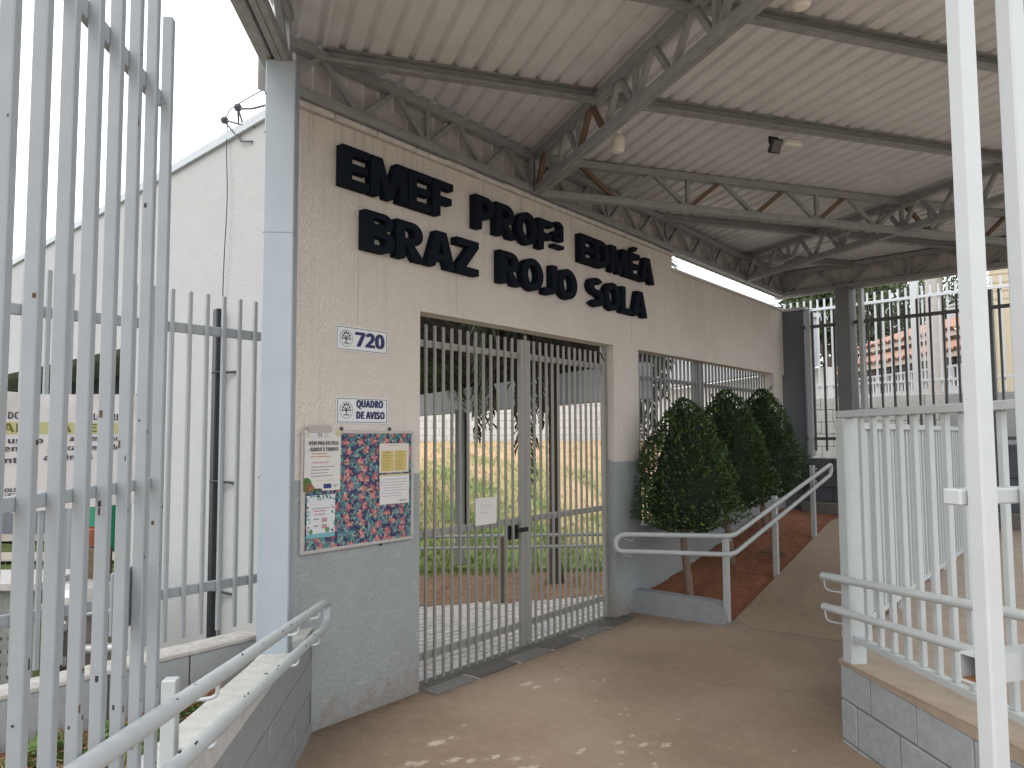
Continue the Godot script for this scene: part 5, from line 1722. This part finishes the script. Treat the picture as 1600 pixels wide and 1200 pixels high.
func courtyard() -> void:
	# pavers beyond the gate: the nearest ones singly, the rest as one object
	var pm := [mat("paver_pale", Color(0.47, 0.455, 0.45), 0.85, 0.12, 0.3, 0.5), mat("paver_mid", Color(0.42, 0.41, 0.41), 0.85, 0.12, 0.3, 0.5), mat("paver_warm", Color(0.50, 0.475, 0.45), 0.85, 0.12, 0.3, 0.5)]
	var b := MB.new()
	var pb := Transform3D(Basis(Vector3.UP, yaw(WALL_A)) * Basis(Vector3.RIGHT, -0.06), W(0, 0.0, -0.15))
	var pc := pb.affine_inverse() * V(-2.6, -0.2, 8.56)
	b.tri(Vector3(-2.2, -0.045, 0.0), Vector3(3.95, -0.045, 0.0), Vector3(pc.x, -0.045, pc.z))
	var base := struct("courtyard_paving", b.done(), mat("paving_joint", Color(0.10, 0.09, 0.08), 0.95, 0.3, 0.3, 0.8), W(0, 0.0, -0.15), WALL_A)
	base.rotation.x = 0.0
	var basis := Basis(Vector3.UP, yaw(WALL_A)) * Basis(Vector3.RIGHT, -0.06)
	base.basis = basis
	var xf := []
	var px := bx(Vector3(0.188, 0.06, 0.084), 0.008)
	var count := 0
	var cells := []
	for j in 58:
		for i in 40:
			var x := -1.8 + i * 0.203 + (0.1 if j % 2 else 0.0)
			var z := -0.06 - j * 0.1
			var q := base.transform * Vector3(x, 0, z)
			if -q.z > 8.55 or q.x < -2.4 or q.x > 3.4:
				continue
			cells.append([absf(q.x / -q.z) > 0.13, -q.z, x, z])
	cells.sort_custom(func(m, n): return (m[1] + (20.0 if m[0] else 0.0)) < (n[1] + (20.0 if n[0] else 0.0)))
	for c in cells:
		var at := Vector3(c[2], -0.032 + rng.randf_range(-0.003, 0.003), c[3])
		var tilt := Basis(Vector3.BACK, rng.randf_range(-0.012, 0.012)) * Basis(Vector3.RIGHT, rng.randf_range(-0.012, 0.012))
		if count < 300:
			part(base, "paver", px, pm[rng.randi() % 3], at, tilt)
		else:
			xf.append(Transform3D(tilt, at))
		count += 1
	var far := scatter(base, "paver_field", px, pm[0], xf, [])
	far.set_meta("kind", "stuff")
	# red earth strip, then the bank
	var fn := FastNoiseLite.new()
	fn.seed = 44
	fn.frequency = 0.9
	fn.fractal_octaves = 5
	b = MB.new()
	b.grid(160, 60, func(u: float, v: float) -> Vector3:
		var x := lerpf(-4.5, 7.5, u)
		var z := lerpf(8.54, 12.6, v)
		var ph := -0.05 + 0.06 * (x * 0.7904 - z * 0.6125 + 3.745)
		return Vector3(x, lerpf(maxf(ph, -0.3), -0.46, v * v) + 0.05 * fn.get_noise_2d(x * 3, z * 3) + 0.14 * sin(v * PI) * absf(fn.get_noise_2d(x * 8, z * 8)), -z))
	struct("earth_strip", b.done(), mat("bare_earth", Color(0.235, 0.135, 0.08), 0.95, 0.5, 0.6, 1.4, Color(0.09, 0.07, 0.03, 0.7)))
	var im := Image.create(512, 256, false, Image.FORMAT_RGB8)
	for j in 256:
		for i in 512:
			var x := lerpf(-6.0, 9.0, i / 512.0)
			var z := j / 256.0
			var n := 0.8 * fn.get_noise_2d(x * 1.0 + z * 3.0, z * 5.0)
			var n2 := fn.get_noise_2d(x * 11 + 40, z * 60.0)
			var k := clampf(1.15 - z * 1.15 + n * 0.9 - 0.34 * smoothstep(0.3, 1.2, x) * smoothstep(0.05, 0.3, z), 0.0, 1.0)
			var c := Color(0.48, 0.33, 0.18).lerp(Color(0.18, 0.24, 0.06), k) * (1.0 + 0.22 * n2)
			im.set_pixel(i, j, Color(c.r, c.g, c.b).linear_to_srgb())
	b = MB.new()
	b.grid(90, 50, func(u: float, v: float) -> Vector3:
		var x := lerpf(-6.0, 9.0, u)
		var z := lerpf(12.5, 21.2, v)
		return Vector3(x, -0.46 + 2.05 * smoothstep(-0.12, 1.05, v) + 0.06 * fn.get_noise_2d(x * 2, z * 2) + 0.03 * fn.get_noise_2d(x * 9, z * 9), -z))
	var bank_m := picture("grass_bank_ground", im, 0.95)
	struct("grass_bank", b.done(), bank_m)
	xf = []
	var cols := []
	for i in 26000:
		var u := rng.randf()
		var v := pow(rng.randf(), 1.3)
		var x := lerpf(-3.5, 5.0, u)
		var z := lerpf(10.2, 20.8, v)
		var vv := (z - 12.5) / 8.7
		var n := 0.8 * fn.get_noise_2d(x * 1.0 + vv * 3.0, vv * 5.0)
		var k := clampf(1.15 - vv * 1.15 + n * 0.9 - 0.34 * smoothstep(0.3, 1.2, x) * smoothstep(0.05, 0.3, vv), 0.0, 1.0)
		if rng.randf() > 0.12 + k * 0.8 + 0.8 * fn.get_noise_2d(x * 7, z * 7):
			continue
		var h := -0.40 if vv < 0.0 else -0.46 + 2.05 * smoothstep(-0.12, 1.05, vv)
		xf.append(Transform3D(Basis(Vector3.UP, rng.randf() * TAU) * Basis.from_scale(Vector3(1.1, rng.randf_range(0.35, 1.1) + 0.5 * k, 1.1)), V(x, h, z)))
		cols.append(Color(0.40, 0.30, 0.155).lerp(Color(0.165, 0.225, 0.055), clampf(k * 1.1 + rng.randf_range(-0.12, 0.12), 0, 1)) * rng.randf_range(0.88, 1.1))
	var g := scatter(self, "bank_grass", cache["blade"], leafmat("bank_blade"), xf, cols)
	tag(g, "patchy green and straw grass on the bank seen through the gate", "grass")
	# white block wall along the top of the bank
	var wm := mat("white_block", Color(0.66, 0.65, 0.64), 0.9, 0.1, 1.2, 0.3)
	var w := thing("bank_wall", "long white block wall along the top of the grass bank", "wall", V(-5.0, 0, 21.3))
	bp(w, "wall_face", 0.0, 12.0, 1.0, 3.0, -0.15, -0.012, flat("block_joint", Color(0.42, 0.41, 0.40), 0.95))
	for r in 9:
		for i in 30:
			var x := 0.2 * (r % 2) + i * 0.4
			if x < 2.0 or x > 11.4:
				continue
			bp(w, "block", x, x + 0.386, 1.15 + r * 0.2, 1.337 + r * 0.2, -0.02, 0.0, wm, 0.003)
	# covered walkway: pale edge beam, dark sloping roof over it, grey posts
	var dirv := Vector2(-2.87, 5.8).normalized()
	var ang := rad_to_deg(atan2(dirv.x, dirv.y))
	var cw := thing("covered_walkway", "covered walkway with pale beam and dark sloping underside beyond the gate", "canopy", V(1.12, 0, 9.6), ang)
	bp(cw, "beam", -0.9, 7.5, 2.13, 2.54, -0.1, 0.1, mat("walkway_beam_paint", Color(0.36, 0.375, 0.40), 0.8, 0.08, 1.0))
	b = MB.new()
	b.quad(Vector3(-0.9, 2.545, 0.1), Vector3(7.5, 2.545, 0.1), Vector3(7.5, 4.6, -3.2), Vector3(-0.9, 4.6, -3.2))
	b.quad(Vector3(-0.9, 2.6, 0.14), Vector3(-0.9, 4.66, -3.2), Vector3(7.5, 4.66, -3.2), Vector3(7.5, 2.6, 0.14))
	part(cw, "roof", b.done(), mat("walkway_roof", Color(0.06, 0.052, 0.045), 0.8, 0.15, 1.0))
	for i in 22:
		var x := -0.8 + i * 0.4
		var rb := MB.new()
		rb.bar(Vector3(x, 2.53, 0.05), Vector3(x, 4.57, -3.2), 0.05, 0.07)
		part(cw, "rafter", rb.done(), mat("walkway_rafter", Color(0.075, 0.062, 0.052), 0.8, 0.1, 1.0))
	var grey := mat("walkway_post", Color(0.23, 0.24, 0.255), 0.6, 0.1, 1.0)
	var c := thing("walkway_post", "square grey walkway post standing on the earth strip left of the gate notice", "post", V(-0.86, -0.5, 12.75))
	bp(c, "shaft", -0.075, 0.075, 0.0, 2.65, -0.075, 0.075, grey, 0.005)
	part(c, "downpipe", tubem([Vector3(0.10, 0.7, 0.0), Vector3(0.10, 2.6, 0.0)], 0.025, 10), flat("downpipe_black", Color(0.02, 0.02, 0.02)))
	# wide pale building band seen through the grille
	var bb := thing("courtyard_block", "pale grey building end seen through the grille above the clipped trees", "building", V(3.4, 0, 22.5), 168.0)
	bp(bb, "upper_wall", 0.3, 9.0, 2.92, 3.8, -0.2, 0.0, mat("pale_block_wall", Color(0.40, 0.42, 0.45), 0.9, 0.08, 2.0))
	bp(bb, "parapet", 0.25, 9.05, 3.8, 3.88, -0.25, 0.05, mat("pale_jamb", Color(0.45, 0.47, 0.48)))
	bp(bb, "lower_wall", 0.3, 9.0, -0.5, 2.915, -0.5, -0.3, mat("white_block", Color(0.66, 0.65, 0.64)))
	# courtyard double rail
	var rl := mat("courtyard_rail_paint", Color(0.26, 0.29, 0.255), 0.5, 0.1, 0.5)
	var r := thing("courtyard_rail", "double green grey tube rail crossing the courtyard behind the gate", "handrail", V(0.0, 0.02, 8.45))
	part(r, "tube", tubem([Vector3(-3.0, 0.585, 0), Vector3(1.45, 0.628, 0)], 0.019, 10), rl)
	part(r, "tube", tubem([Vector3(-3.0, 0.462, 0), Vector3(1.45, 0.505, 0)], 0.019, 10), rl)
	for x in [-2.1, -0.115, 1.4]:
		bp(r, "post", x - 0.02, x + 0.02, -0.2, 0.60, -0.02, 0.02, mat("rail_post_brown", Color(0.10, 0.075, 0.06), 0.7, 0.2, 0.4))
	# palms
	palm(0.535, 10.0, -0.12, 4.5, 0.068, 1.2, "slim dark palm trunk right of the gate's meeting stiles", [2.2, 3.0, 3.8, 4.6, 5.4, 1.6], [[-0.98, 0.0, 1.62, 0.05], [-0.80, 0.25, 1.75, 0.4], [-0.32, -0.15, 0.85, 0.2], [-0.46, 0.2, 1.5, 0.3], [-0.16, 0.2, 1.75, 0.3], [-0.90, 0.2, 1.9, 0.3]])
	palm(1.62, 11.0, -0.35, 4.35, 0.07, 1.5, "leafy palm seen through the left end of the grille", [0.2, 0.9, 1.6, 2.3, 3.0, 3.7, 4.4, 5.1, 5.8], [[0.15, 0.35, 1.0, 0.3], [0.35, 0.15, 1.6, 0.3], [0.0, 0.4, 1.9, 0.3], [-0.15, 0.3, 1.3, 0.2], [0.5, 0.2, 2.2, 0.3]])
	palm(-1.75, 12.4, -0.45, 2.7, 0.08, 1.6, "small green palm behind the left gate leaf", [0.1, 0.9, 1.8, 2.6, 3.4, 4.3, 5.2, 5.9], [])

func frond_mesh(n: int, length: float, droop: float, leaf: float, seed_: int) -> ArrayMesh:
	var r := RandomNumberGenerator.new()
	r.seed = seed_
	var b := MB.new()
	var pts := []
	for i in 13:
		var t := i / 12.0
		pts.append(Vector3(0, length * 0.28 * sin(t * PI * 0.55) - droop * t * t, length * (t - 0.28 * t * t * droop / maxf(length, 0.1))))
	b.tube(pts, 0.014, 5, 0.004)
	for i in n:
		var t := 0.14 + 0.85 * i / n
		var k := t * 12.0
		var p: Vector3 = pts[int(k)].lerp(pts[mini(int(k) + 1, 12)], k - int(k))
		var l := leaf * sin(PI * (0.12 + 0.85 * t)) * r.randf_range(0.8, 1.15)
		for s in [-1.0, 1.0]:
			var tip := p + Vector3(s * l * 0.75, -l * r.randf_range(0.35, 0.75), l * 0.45)
			var mid := p.lerp(tip, 0.5) + Vector3(0, l * 0.12, 0)
			var w := Vector3(0, 0.006, 0.014)
			b.quad(p - w * 0.6, mid - w, mid + w, p + w * 0.6)
			b.tri(mid - w, tip, mid + w)
	return b.done()

func palm(x: float, z: float, g: float, h: float, r: float, reach: float, label: String, turns: Array, hanging: Array) -> void:
	var o := thing("palm_tree", label, "palm", V(x, g, z), 90.0, "palms in the courtyard")
	var b := MB.new()
	var prof := []
	var y := -0.1
	var i := 0
	while y < h - g:
		var flare := 1.0 + 0.9 * exp(-maxf(y, 0.0) * 5.0)
		prof.append(Vector2(r * flare * (1.0 if i % 2 else 0.93), y))
		y += 0.06
		i += 1
	b.lathe(Vector3.ZERO, prof, 12)
	part(o, "trunk", b.done(), mat("palm_bark", Color(0.075, 0.055, 0.042), 0.95, 0.35, 0.3, 0.8))
	var m := leafmat("palm_leaf_green", 0.2)
	if not cache.has("palmgreen"):
		var mg := mat("palm_green", Color(0.06, 0.09, 0.03), 0.5, 0.3, 0.5)
		mg.cull_mode = BaseMaterial3D.CULL_DISABLED
		cache["palmgreen"] = mg
		var md := mat("palm_dead", Color(0.045, 0.038, 0.022), 0.8, 0.3, 0.5)
		md.cull_mode = BaseMaterial3D.CULL_DISABLED
		cache["palmdead"] = md
	for k in turns.size():
		var fm := frond_mesh(38, reach, reach * rng.randf_range(0.35, 0.8), reach * 0.3, k + int(x * 10) + 50)
		part(o, "frond", fm, cache["palmgreen"], Vector3(0, h - g - 0.05, 0), Basis(Vector3.UP, turns[k]) * Basis(Vector3.RIGHT, rng.randf_range(-0.45, 0.1)))
	# old fronds that hang straight down: [x, towards the viewer, lowest height, sideways drift]
	for k in hanging.size():
		var q: Array = hanging[k]
		var top := h - g - 0.02
		var end := Vector3(q[0], q[2] - g, q[1])
		var pts := []
		for j in 15:
			var t := j / 14.0
			var side := sin(minf(t * 1.7, 1.0) * PI / 2)
			pts.append(Vector3(q[0] * side, lerpf(top, end.y, pow(t, 1.6)) + 0.12 * sin(t * PI), q[1] * side + 0.05 * sin(t * 3.0)))
		var f := MB.new()
		f.tube(pts, 0.012, 5, 0.003)
		var n := 80
		for j in n:
			var t := 0.22 + 0.77 * j / n
			var p: Vector3 = pts[int(t * 14)].lerp(pts[mini(int(t * 14) + 1, 14)], t * 14 - int(t * 14))
			for sd in [-1.0, 1.0]:
				var l := 0.52 * sin(PI * (0.18 + 0.75 * t)) * rng.randf_range(0.45, 1.25)
				var tip := p + Vector3(sd * l * rng.randf_range(-0.1, 0.6), -l * rng.randf_range(0.6, 1.0), rng.randf_range(-0.5, 0.5) * l)
				var mid := p.lerp(tip, 0.45) + Vector3(sd * l * 0.1, 0, 0)
				var w := Vector3(0.016, 0.004, 0.008)
				f.quad(p - w * 0.5, mid - w, mid + w, p + w * 0.5)
				f.tri(mid - w, tip, mid + w)
		part(o, "hanging_frond", f.done(), cache["palmdead"] if k % 3 != 2 or hanging.size() < 1 else cache["palmgreen"])

func street() -> void:
	# pavement and road beyond the outer wall
	var so := Vector2(5.6, 12.5)
	for e in [["street", -2.0, -20.0, 0.3, 40.0, 0.98, mat("asphalt", Color(0.07, 0.07, 0.07), 0.9, 0.2, 1.5, 0.5)], ["pavement", -2.0, -3.2, 0.12, 1.7, 1.10, mat("pavement_concrete", Color(0.3, 0.29, 0.27), 0.9, 0.15, 1.2, 0.4)]]:
		var q := []
		for k in [[e[1], e[3]], [50.0, e[3]], [50.0, e[4]], [e[2], e[4]]]:
			q.append(along(so, 136.0, k[0], e[5], 0.0) + Vector3(head(46.0).x, 0, -head(46.0).y) * k[1])
		var m := MB.new()
		m.out_quad(q, Vector3(10, -5, -10))
		for i in 4:
			m.quad(q[i], q[(i + 1) % 4], q[(i + 1) % 4] - Vector3(0, 0.5, 0), q[i] - Vector3(0, 0.5, 0))
		struct(e[0], m.done(), e[6])
	# outer boundary wall with pale blocks, white barred fence above
	var Q := Vector2(5.61, 12.46)
	var a := 136.0
	var pale := mat("stained_pale_block", Color(0.50, 0.50, 0.49), 0.9, 0.18, 0.9, 0.5, Color(0.10, 0.10, 0.10, 0.55))
	var grey := mat("outer_wall_grey", Color(0.33, 0.34, 0.35), 0.85, 0.12, 1.0, 0.4)
	var w := thing("outer_wall", "pale stained block wall along the street under the white fence", "wall", V(Q.x, 0, Q.y), a)
	for r in 8:
		for i in 9:
			var x := -1.6 + i * 0.4 - 0.2 * (r % 2)
			if x > 1.19 and r % 2 == 1 or x > 1.25:
				continue
			bp(w, "block", x, minf(x + 0.39, 1.28), 0.72 + r * 0.2, 0.91 + r * 0.2, -0.1, 0.1, pale, 0.005)
	bp(w, "mortar", -1.8, 1.285, 0.0, 2.31, -0.09, 0.09, flat("outer_mortar", Color(0.17, 0.17, 0.165), 0.95))
	bp(w, "smooth_panel", 1.29, 7.0, 0.0, 2.30, -0.1, 0.1, grey, 0.005)
	var white := mat("white_fence_paint", Color(0.60, 0.62, 0.64), 0.5, 0.06, 0.8)
	var f := thing("white_fence", "tall white barred fence on the outer wall along the street", "fence", V(Q.x, 0, Q.y), a)
	bp(f, "rail", -1.8, 6.5, 3.79, 3.835, 0.013, 0.035, white, 0.003)
	bp(f, "rail", -1.8, 6.5, 2.50, 2.54, 0.013, 0.035, white, 0.003)
	var x := -1.7
	while x < 6.0:
		bp(f, "bar", x - 0.014, x + 0.014, 2.33, 3.98, -0.012, 0.012, white, 0.002)
		x += 0.117
	bp(f, "post", 0.83, 0.93, 2.30, 4.08, -0.05, 0.05, white, 0.003)
	bp(f, "post", 3.2, 3.3, 2.30, 4.08, -0.05, 0.05, white, 0.003)
	# arches in the upper part of the fence
	for k in 4:
		var cx := -0.55 + k * 0.35
		var arc := []
		for i in 9:
			var t := PI * i / 8.0
			arc.append(Vector3(cx - cos(t) * 0.055, 3.62 + sin(t) * 0.08, -0.02))
		part(f, "scroll", tubem(arc, 0.008, 6), white)
	# electric wires over it, black line
	var black := flat("cable_black", Color(0.03, 0.03, 0.035), 0.6)
	house()
	# yellow building
	var y := thing("yellow_building", "tall pale yellow building at the right with a dark window", "building", V(9.12, 0, 14.6), 122.0)
	var ym := mat("yellow_plaster", Color(0.52, 0.45, 0.33), 0.9, 0.06, 2.0, 0.2)
	bp(y, "wall", 0.0, 6.0, 0.0, 6.2, -4.0, 0.0, ym)
	for k in 5:
		bp(y, "groove_band", -0.01, 6.0, 4.25 + k * 0.16, 4.27 + k * 0.16, 0.0, 0.008, flat("yellow_groove", Color(0.42, 0.34, 0.2), 0.9))
	for k in 3:
		bp(y, "pilaster", 0.08 + k * 0.34, 0.16 + k * 0.34, 0.0, 4.1, 0.0, 0.05, ym)
	bp(y, "window", 0.60, 0.95, 3.55, 4.45, 0.003, 0.03, flat("dark_pane", Color(0.03, 0.04, 0.06), 0.12))
	bp(y, "window_frame", 0.56, 0.60, 3.5, 4.5, 0.003, 0.045, flat("frame_dark", Color(0.06, 0.07, 0.09)))
	# pole and wires
	var p := thing("utility_pole", "pale concrete utility pole across the street behind the white fence", "utility pole", V(9.0, 0.9, 16.3))
	part(p, "shaft", tubem([Vector3.ZERO, Vector3(0, 9.5, 0)], 0.20, 16, 0.13), mat("pole_concrete", Color(0.44, 0.42, 0.39), 0.9, 0.12, 0.8, 0.4))
	bp(p, "crossarm", -0.9, 0.9, 7.0, 7.1, -0.05, 0.05, flat("crossarm_wood", Color(0.12, 0.1, 0.08)))
	var names_ := ["highest thin overhead wire across the white sky on the right", "second thin overhead wire below the highest", "third overhead wire just above the white fence", "lowest overhead wire near the white fence tops"]
	for k in 4:
		var o := thing("overhead_wire", names_[k], "wire", V(9.0, 0, 16.2))
		var pts := []
		for i in 17:
			var t := i / 16.0
			pts.append(Vector3(lerpf(-6.0, 10.0, t), 4.75 + k * -0.2 + 0.9 + 0.6 * (t - 0.37) * 2.0 - 0.5 * sin(PI * t), lerpf(-7.0, 5.0, t)))
		part(o, "cable", tubem(pts, 0.012, 6), black)
	# trees behind the house
	street_tree(14.5, 33.0, 1.0, 8.3, 2.9, "dense dark green tree behind the tiled house")
	street_tree(19.2, 36.0, 1.0, 8.6, 3.2, "broad dark green tree between house and yellow building")
	street_tree(12.6, 30.0, 1.0, 7.6, 2.0, "greyish green tree just right of the canopy column")
	# red hut far left of the house, seen between pier and column
	var h := thing("small_house", "small house with dark roof seen between end pier and column", "house", V(12.0, 0.9, 30.5), 100.0)
	bp(h, "wall", -1.5, 2.5, 0.0, 2.5, -2.5, 0.0, mat("ochre_plaster", Color(0.42, 0.30, 0.16), 0.9, 0.1, 2.0))
	bp(h, "roof", -1.8, 2.8, 2.5, 3.4, -2.8, 0.35, mat("dark_tile_roof", Color(0.09, 0.06, 0.055), 0.9, 0.2, 1.0))
	bp(h, "awning", -1.6, 2.6, 1.5, 1.9, 0.0, 0.7, mat("pink_brick", Color(0.46, 0.23, 0.17), 0.9, 0.2, 0.6))
	bp(h, "louvre_panel", -1.0, 0.4, 0.0, 1.4, 0.0, 0.04, mat("pale_block_wall", Color(0.40, 0.42, 0.45)))

func house() -> void:
	var o := thing("tiled_house", "house with terracotta tile eaves and white barred fence across the street", "house", V(11.0, 0, 24.8), 175.0)
	# local x comes towards the viewer along the facade
	var cream := mat("house_cream", Color(0.60, 0.52, 0.42), 0.9, 0.1, 1.5, 0.2)
	var tile := mat("roof_tile", Color(0.40, 0.235, 0.175), 0.9, 0.22, 0.5, 0.4)
	var dark := mat("tile_shadow_end", Color(0.10, 0.032, 0.022), 0.9, 0.3, 0.4)
	bp(o, "base_wall", -0.5, 6.2, 0.8, 2.95, -0.2, 0.0, mat("stained_pale_block", Color(0.5, 0.5, 0.49)))
	bp(o, "wall", -0.5, 8.5, 0.8, 4.4, -4.0, -0.9, cream)
	for i in 40:
		bp(o, "fence_bar", -0.4 + i * 0.165, -0.34 + i * 0.165, 2.95, 3.45, -0.12, -0.08, mat("white_fence_paint", Color(0.6, 0.62, 0.64)))
	bp(o, "fence_rail", -0.5, 6.2, 3.45, 3.52, -0.14, -0.06, mat("white_fence_paint", Color(0.6, 0.62, 0.64)))
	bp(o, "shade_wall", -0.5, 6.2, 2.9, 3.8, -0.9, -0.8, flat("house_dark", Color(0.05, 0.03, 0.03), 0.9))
	for i in 16:
		bp(o, "vent_block", -0.4 + i * 0.41, -0.12 + i * 0.41, 3.56, 3.72, -0.14, -0.06, mat("vent_grey", Color(0.20, 0.18, 0.17), 0.9, 0.1, 1.0))
	bp(o, "lintel", -0.5, 6.2, 3.74, 3.80, -0.16, -0.04, cream)
	# two tiled slopes, each of half-round tile courses with dark open ends
	for e in [[3.84, 0.35, 4.35, -1.0, 6.5], [4.52, -0.4, 5.25, -2.6, 8.6]]:
		var m := MB.new()
		var md := MB.new()
		var x := -0.6
		while x < e[4]:
			for k in 5:
				var t0 := PI * k / 5
				var t1 := PI * (k + 1) / 5
				var o0 := Vector3(x + 0.09 - cos(t0) * 0.09, sin(t0) * 0.07, 0)
				var o1 := Vector3(x + 0.09 - cos(t1) * 0.09, sin(t1) * 0.07, 0)
				var lo := Vector3(0, e[0], e[1])
				var hi := Vector3(0, e[2], e[3])
				m.quad(lo + o0, lo + o1, hi + o1, hi + o0)
			md.box(Vector3(x + 0.09, e[0] + 0.02, e[1] - 0.02), Vector3(0.13, 0.09, 0.02))
			m.quad(Vector3(x + 0.18, e[0], e[1]), Vector3(x + 0.24, e[0], e[1]), Vector3(x + 0.24, e[2], e[3]), Vector3(x + 0.18, e[2], e[3]))
			x += 0.24
		var rp := part(o, "tile_roof", m.done(), tile)
		var ends := part(rp, "tile_ends", md.done(), dark)
		ends.set_meta("kind", "stuff")
		bp(o, "fascia_board", -0.6, e[4], e[0] - 0.16, e[0] - 0.02, e[1] - 0.16, e[1] - 0.10, cream)
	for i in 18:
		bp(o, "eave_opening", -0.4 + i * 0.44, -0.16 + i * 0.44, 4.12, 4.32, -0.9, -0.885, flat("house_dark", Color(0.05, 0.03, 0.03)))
	bp(o, "ridge_parapet", 1.0, 9.0, 5.2, 5.75, -3.0, -2.6, mat("white_wall_paint", Color(0.7, 0.7, 0.66)))
	bp(o, "end_wall", 6.2, 8.5, 0.8, 3.7, -0.9, -0.3, mat("house_beige", Color(0.52, 0.42, 0.33), 0.9, 0.12, 1.5, 0.2))
	bp(o, "door", 6.9, 7.7, 2.2, 3.5, -0.298, -0.27, mat("house_door_brown", Color(0.2, 0.13, 0.09), 0.7, 0.15, 0.8))

func street_tree(x: float, z: float, g: float, h: float, r: float, label: String) -> void:
	var o := thing("street_tree", label, "tree", V(x, g, z))
	var bark := mat("grey_bark", Color(0.13, 0.11, 0.09), 0.95, 0.3, 0.5, 0.6)
	part(o, "trunk", tubem([Vector3.ZERO, Vector3(0.1, h * 0.3, 0), Vector3(0, h * 0.6, 0.1)], 0.28, 10, 0.14), bark)
	for an in [0.2, 1.5, 2.8, 4.0, 5.2]:
		part(o, "limb", tubem([Vector3(0.05, h * 0.4, 0), Vector3(cos(an) * r * 0.4, h * 0.58, sin(an) * r * 0.4), Vector3(cos(an) * r * 0.75, h * 0.75, sin(an) * r * 0.75)], 0.1, 7, 0.03), bark)
	var fn := FastNoiseLite.new()
	fn.seed = int(x * 7)
	fn.frequency = 0.55
	fn.fractal_octaves = 3
	var xf := []
	var cols := []
	for i in 12000:
		var d := Vector3(rng.randfn(), rng.randfn(), rng.randfn()).normalized()
		var q := d * r * pow(rng.randf(), 0.4)
		q.y *= 0.85
		var at := q + Vector3(0, h - r * 0.85, 0)
		if fn.get_noise_3dv(at + Vector3(x, 0, z)) < -0.08:
			continue
		xf.append(Transform3D(Basis.from_euler(Vector3(rng.randf() * TAU, rng.randf() * TAU, rng.randf() * TAU)) * Basis.from_scale(Vector3.ONE * rng.randf_range(0.14, 0.3)), at))
		cols.append(Color(0.028, 0.05, 0.016).lerp(Color(0.085, 0.115, 0.035), rng.randf()))
	scatter(o, "crown", leaf_mesh(), leafmat("street_leaf", 0.15), xf, cols)
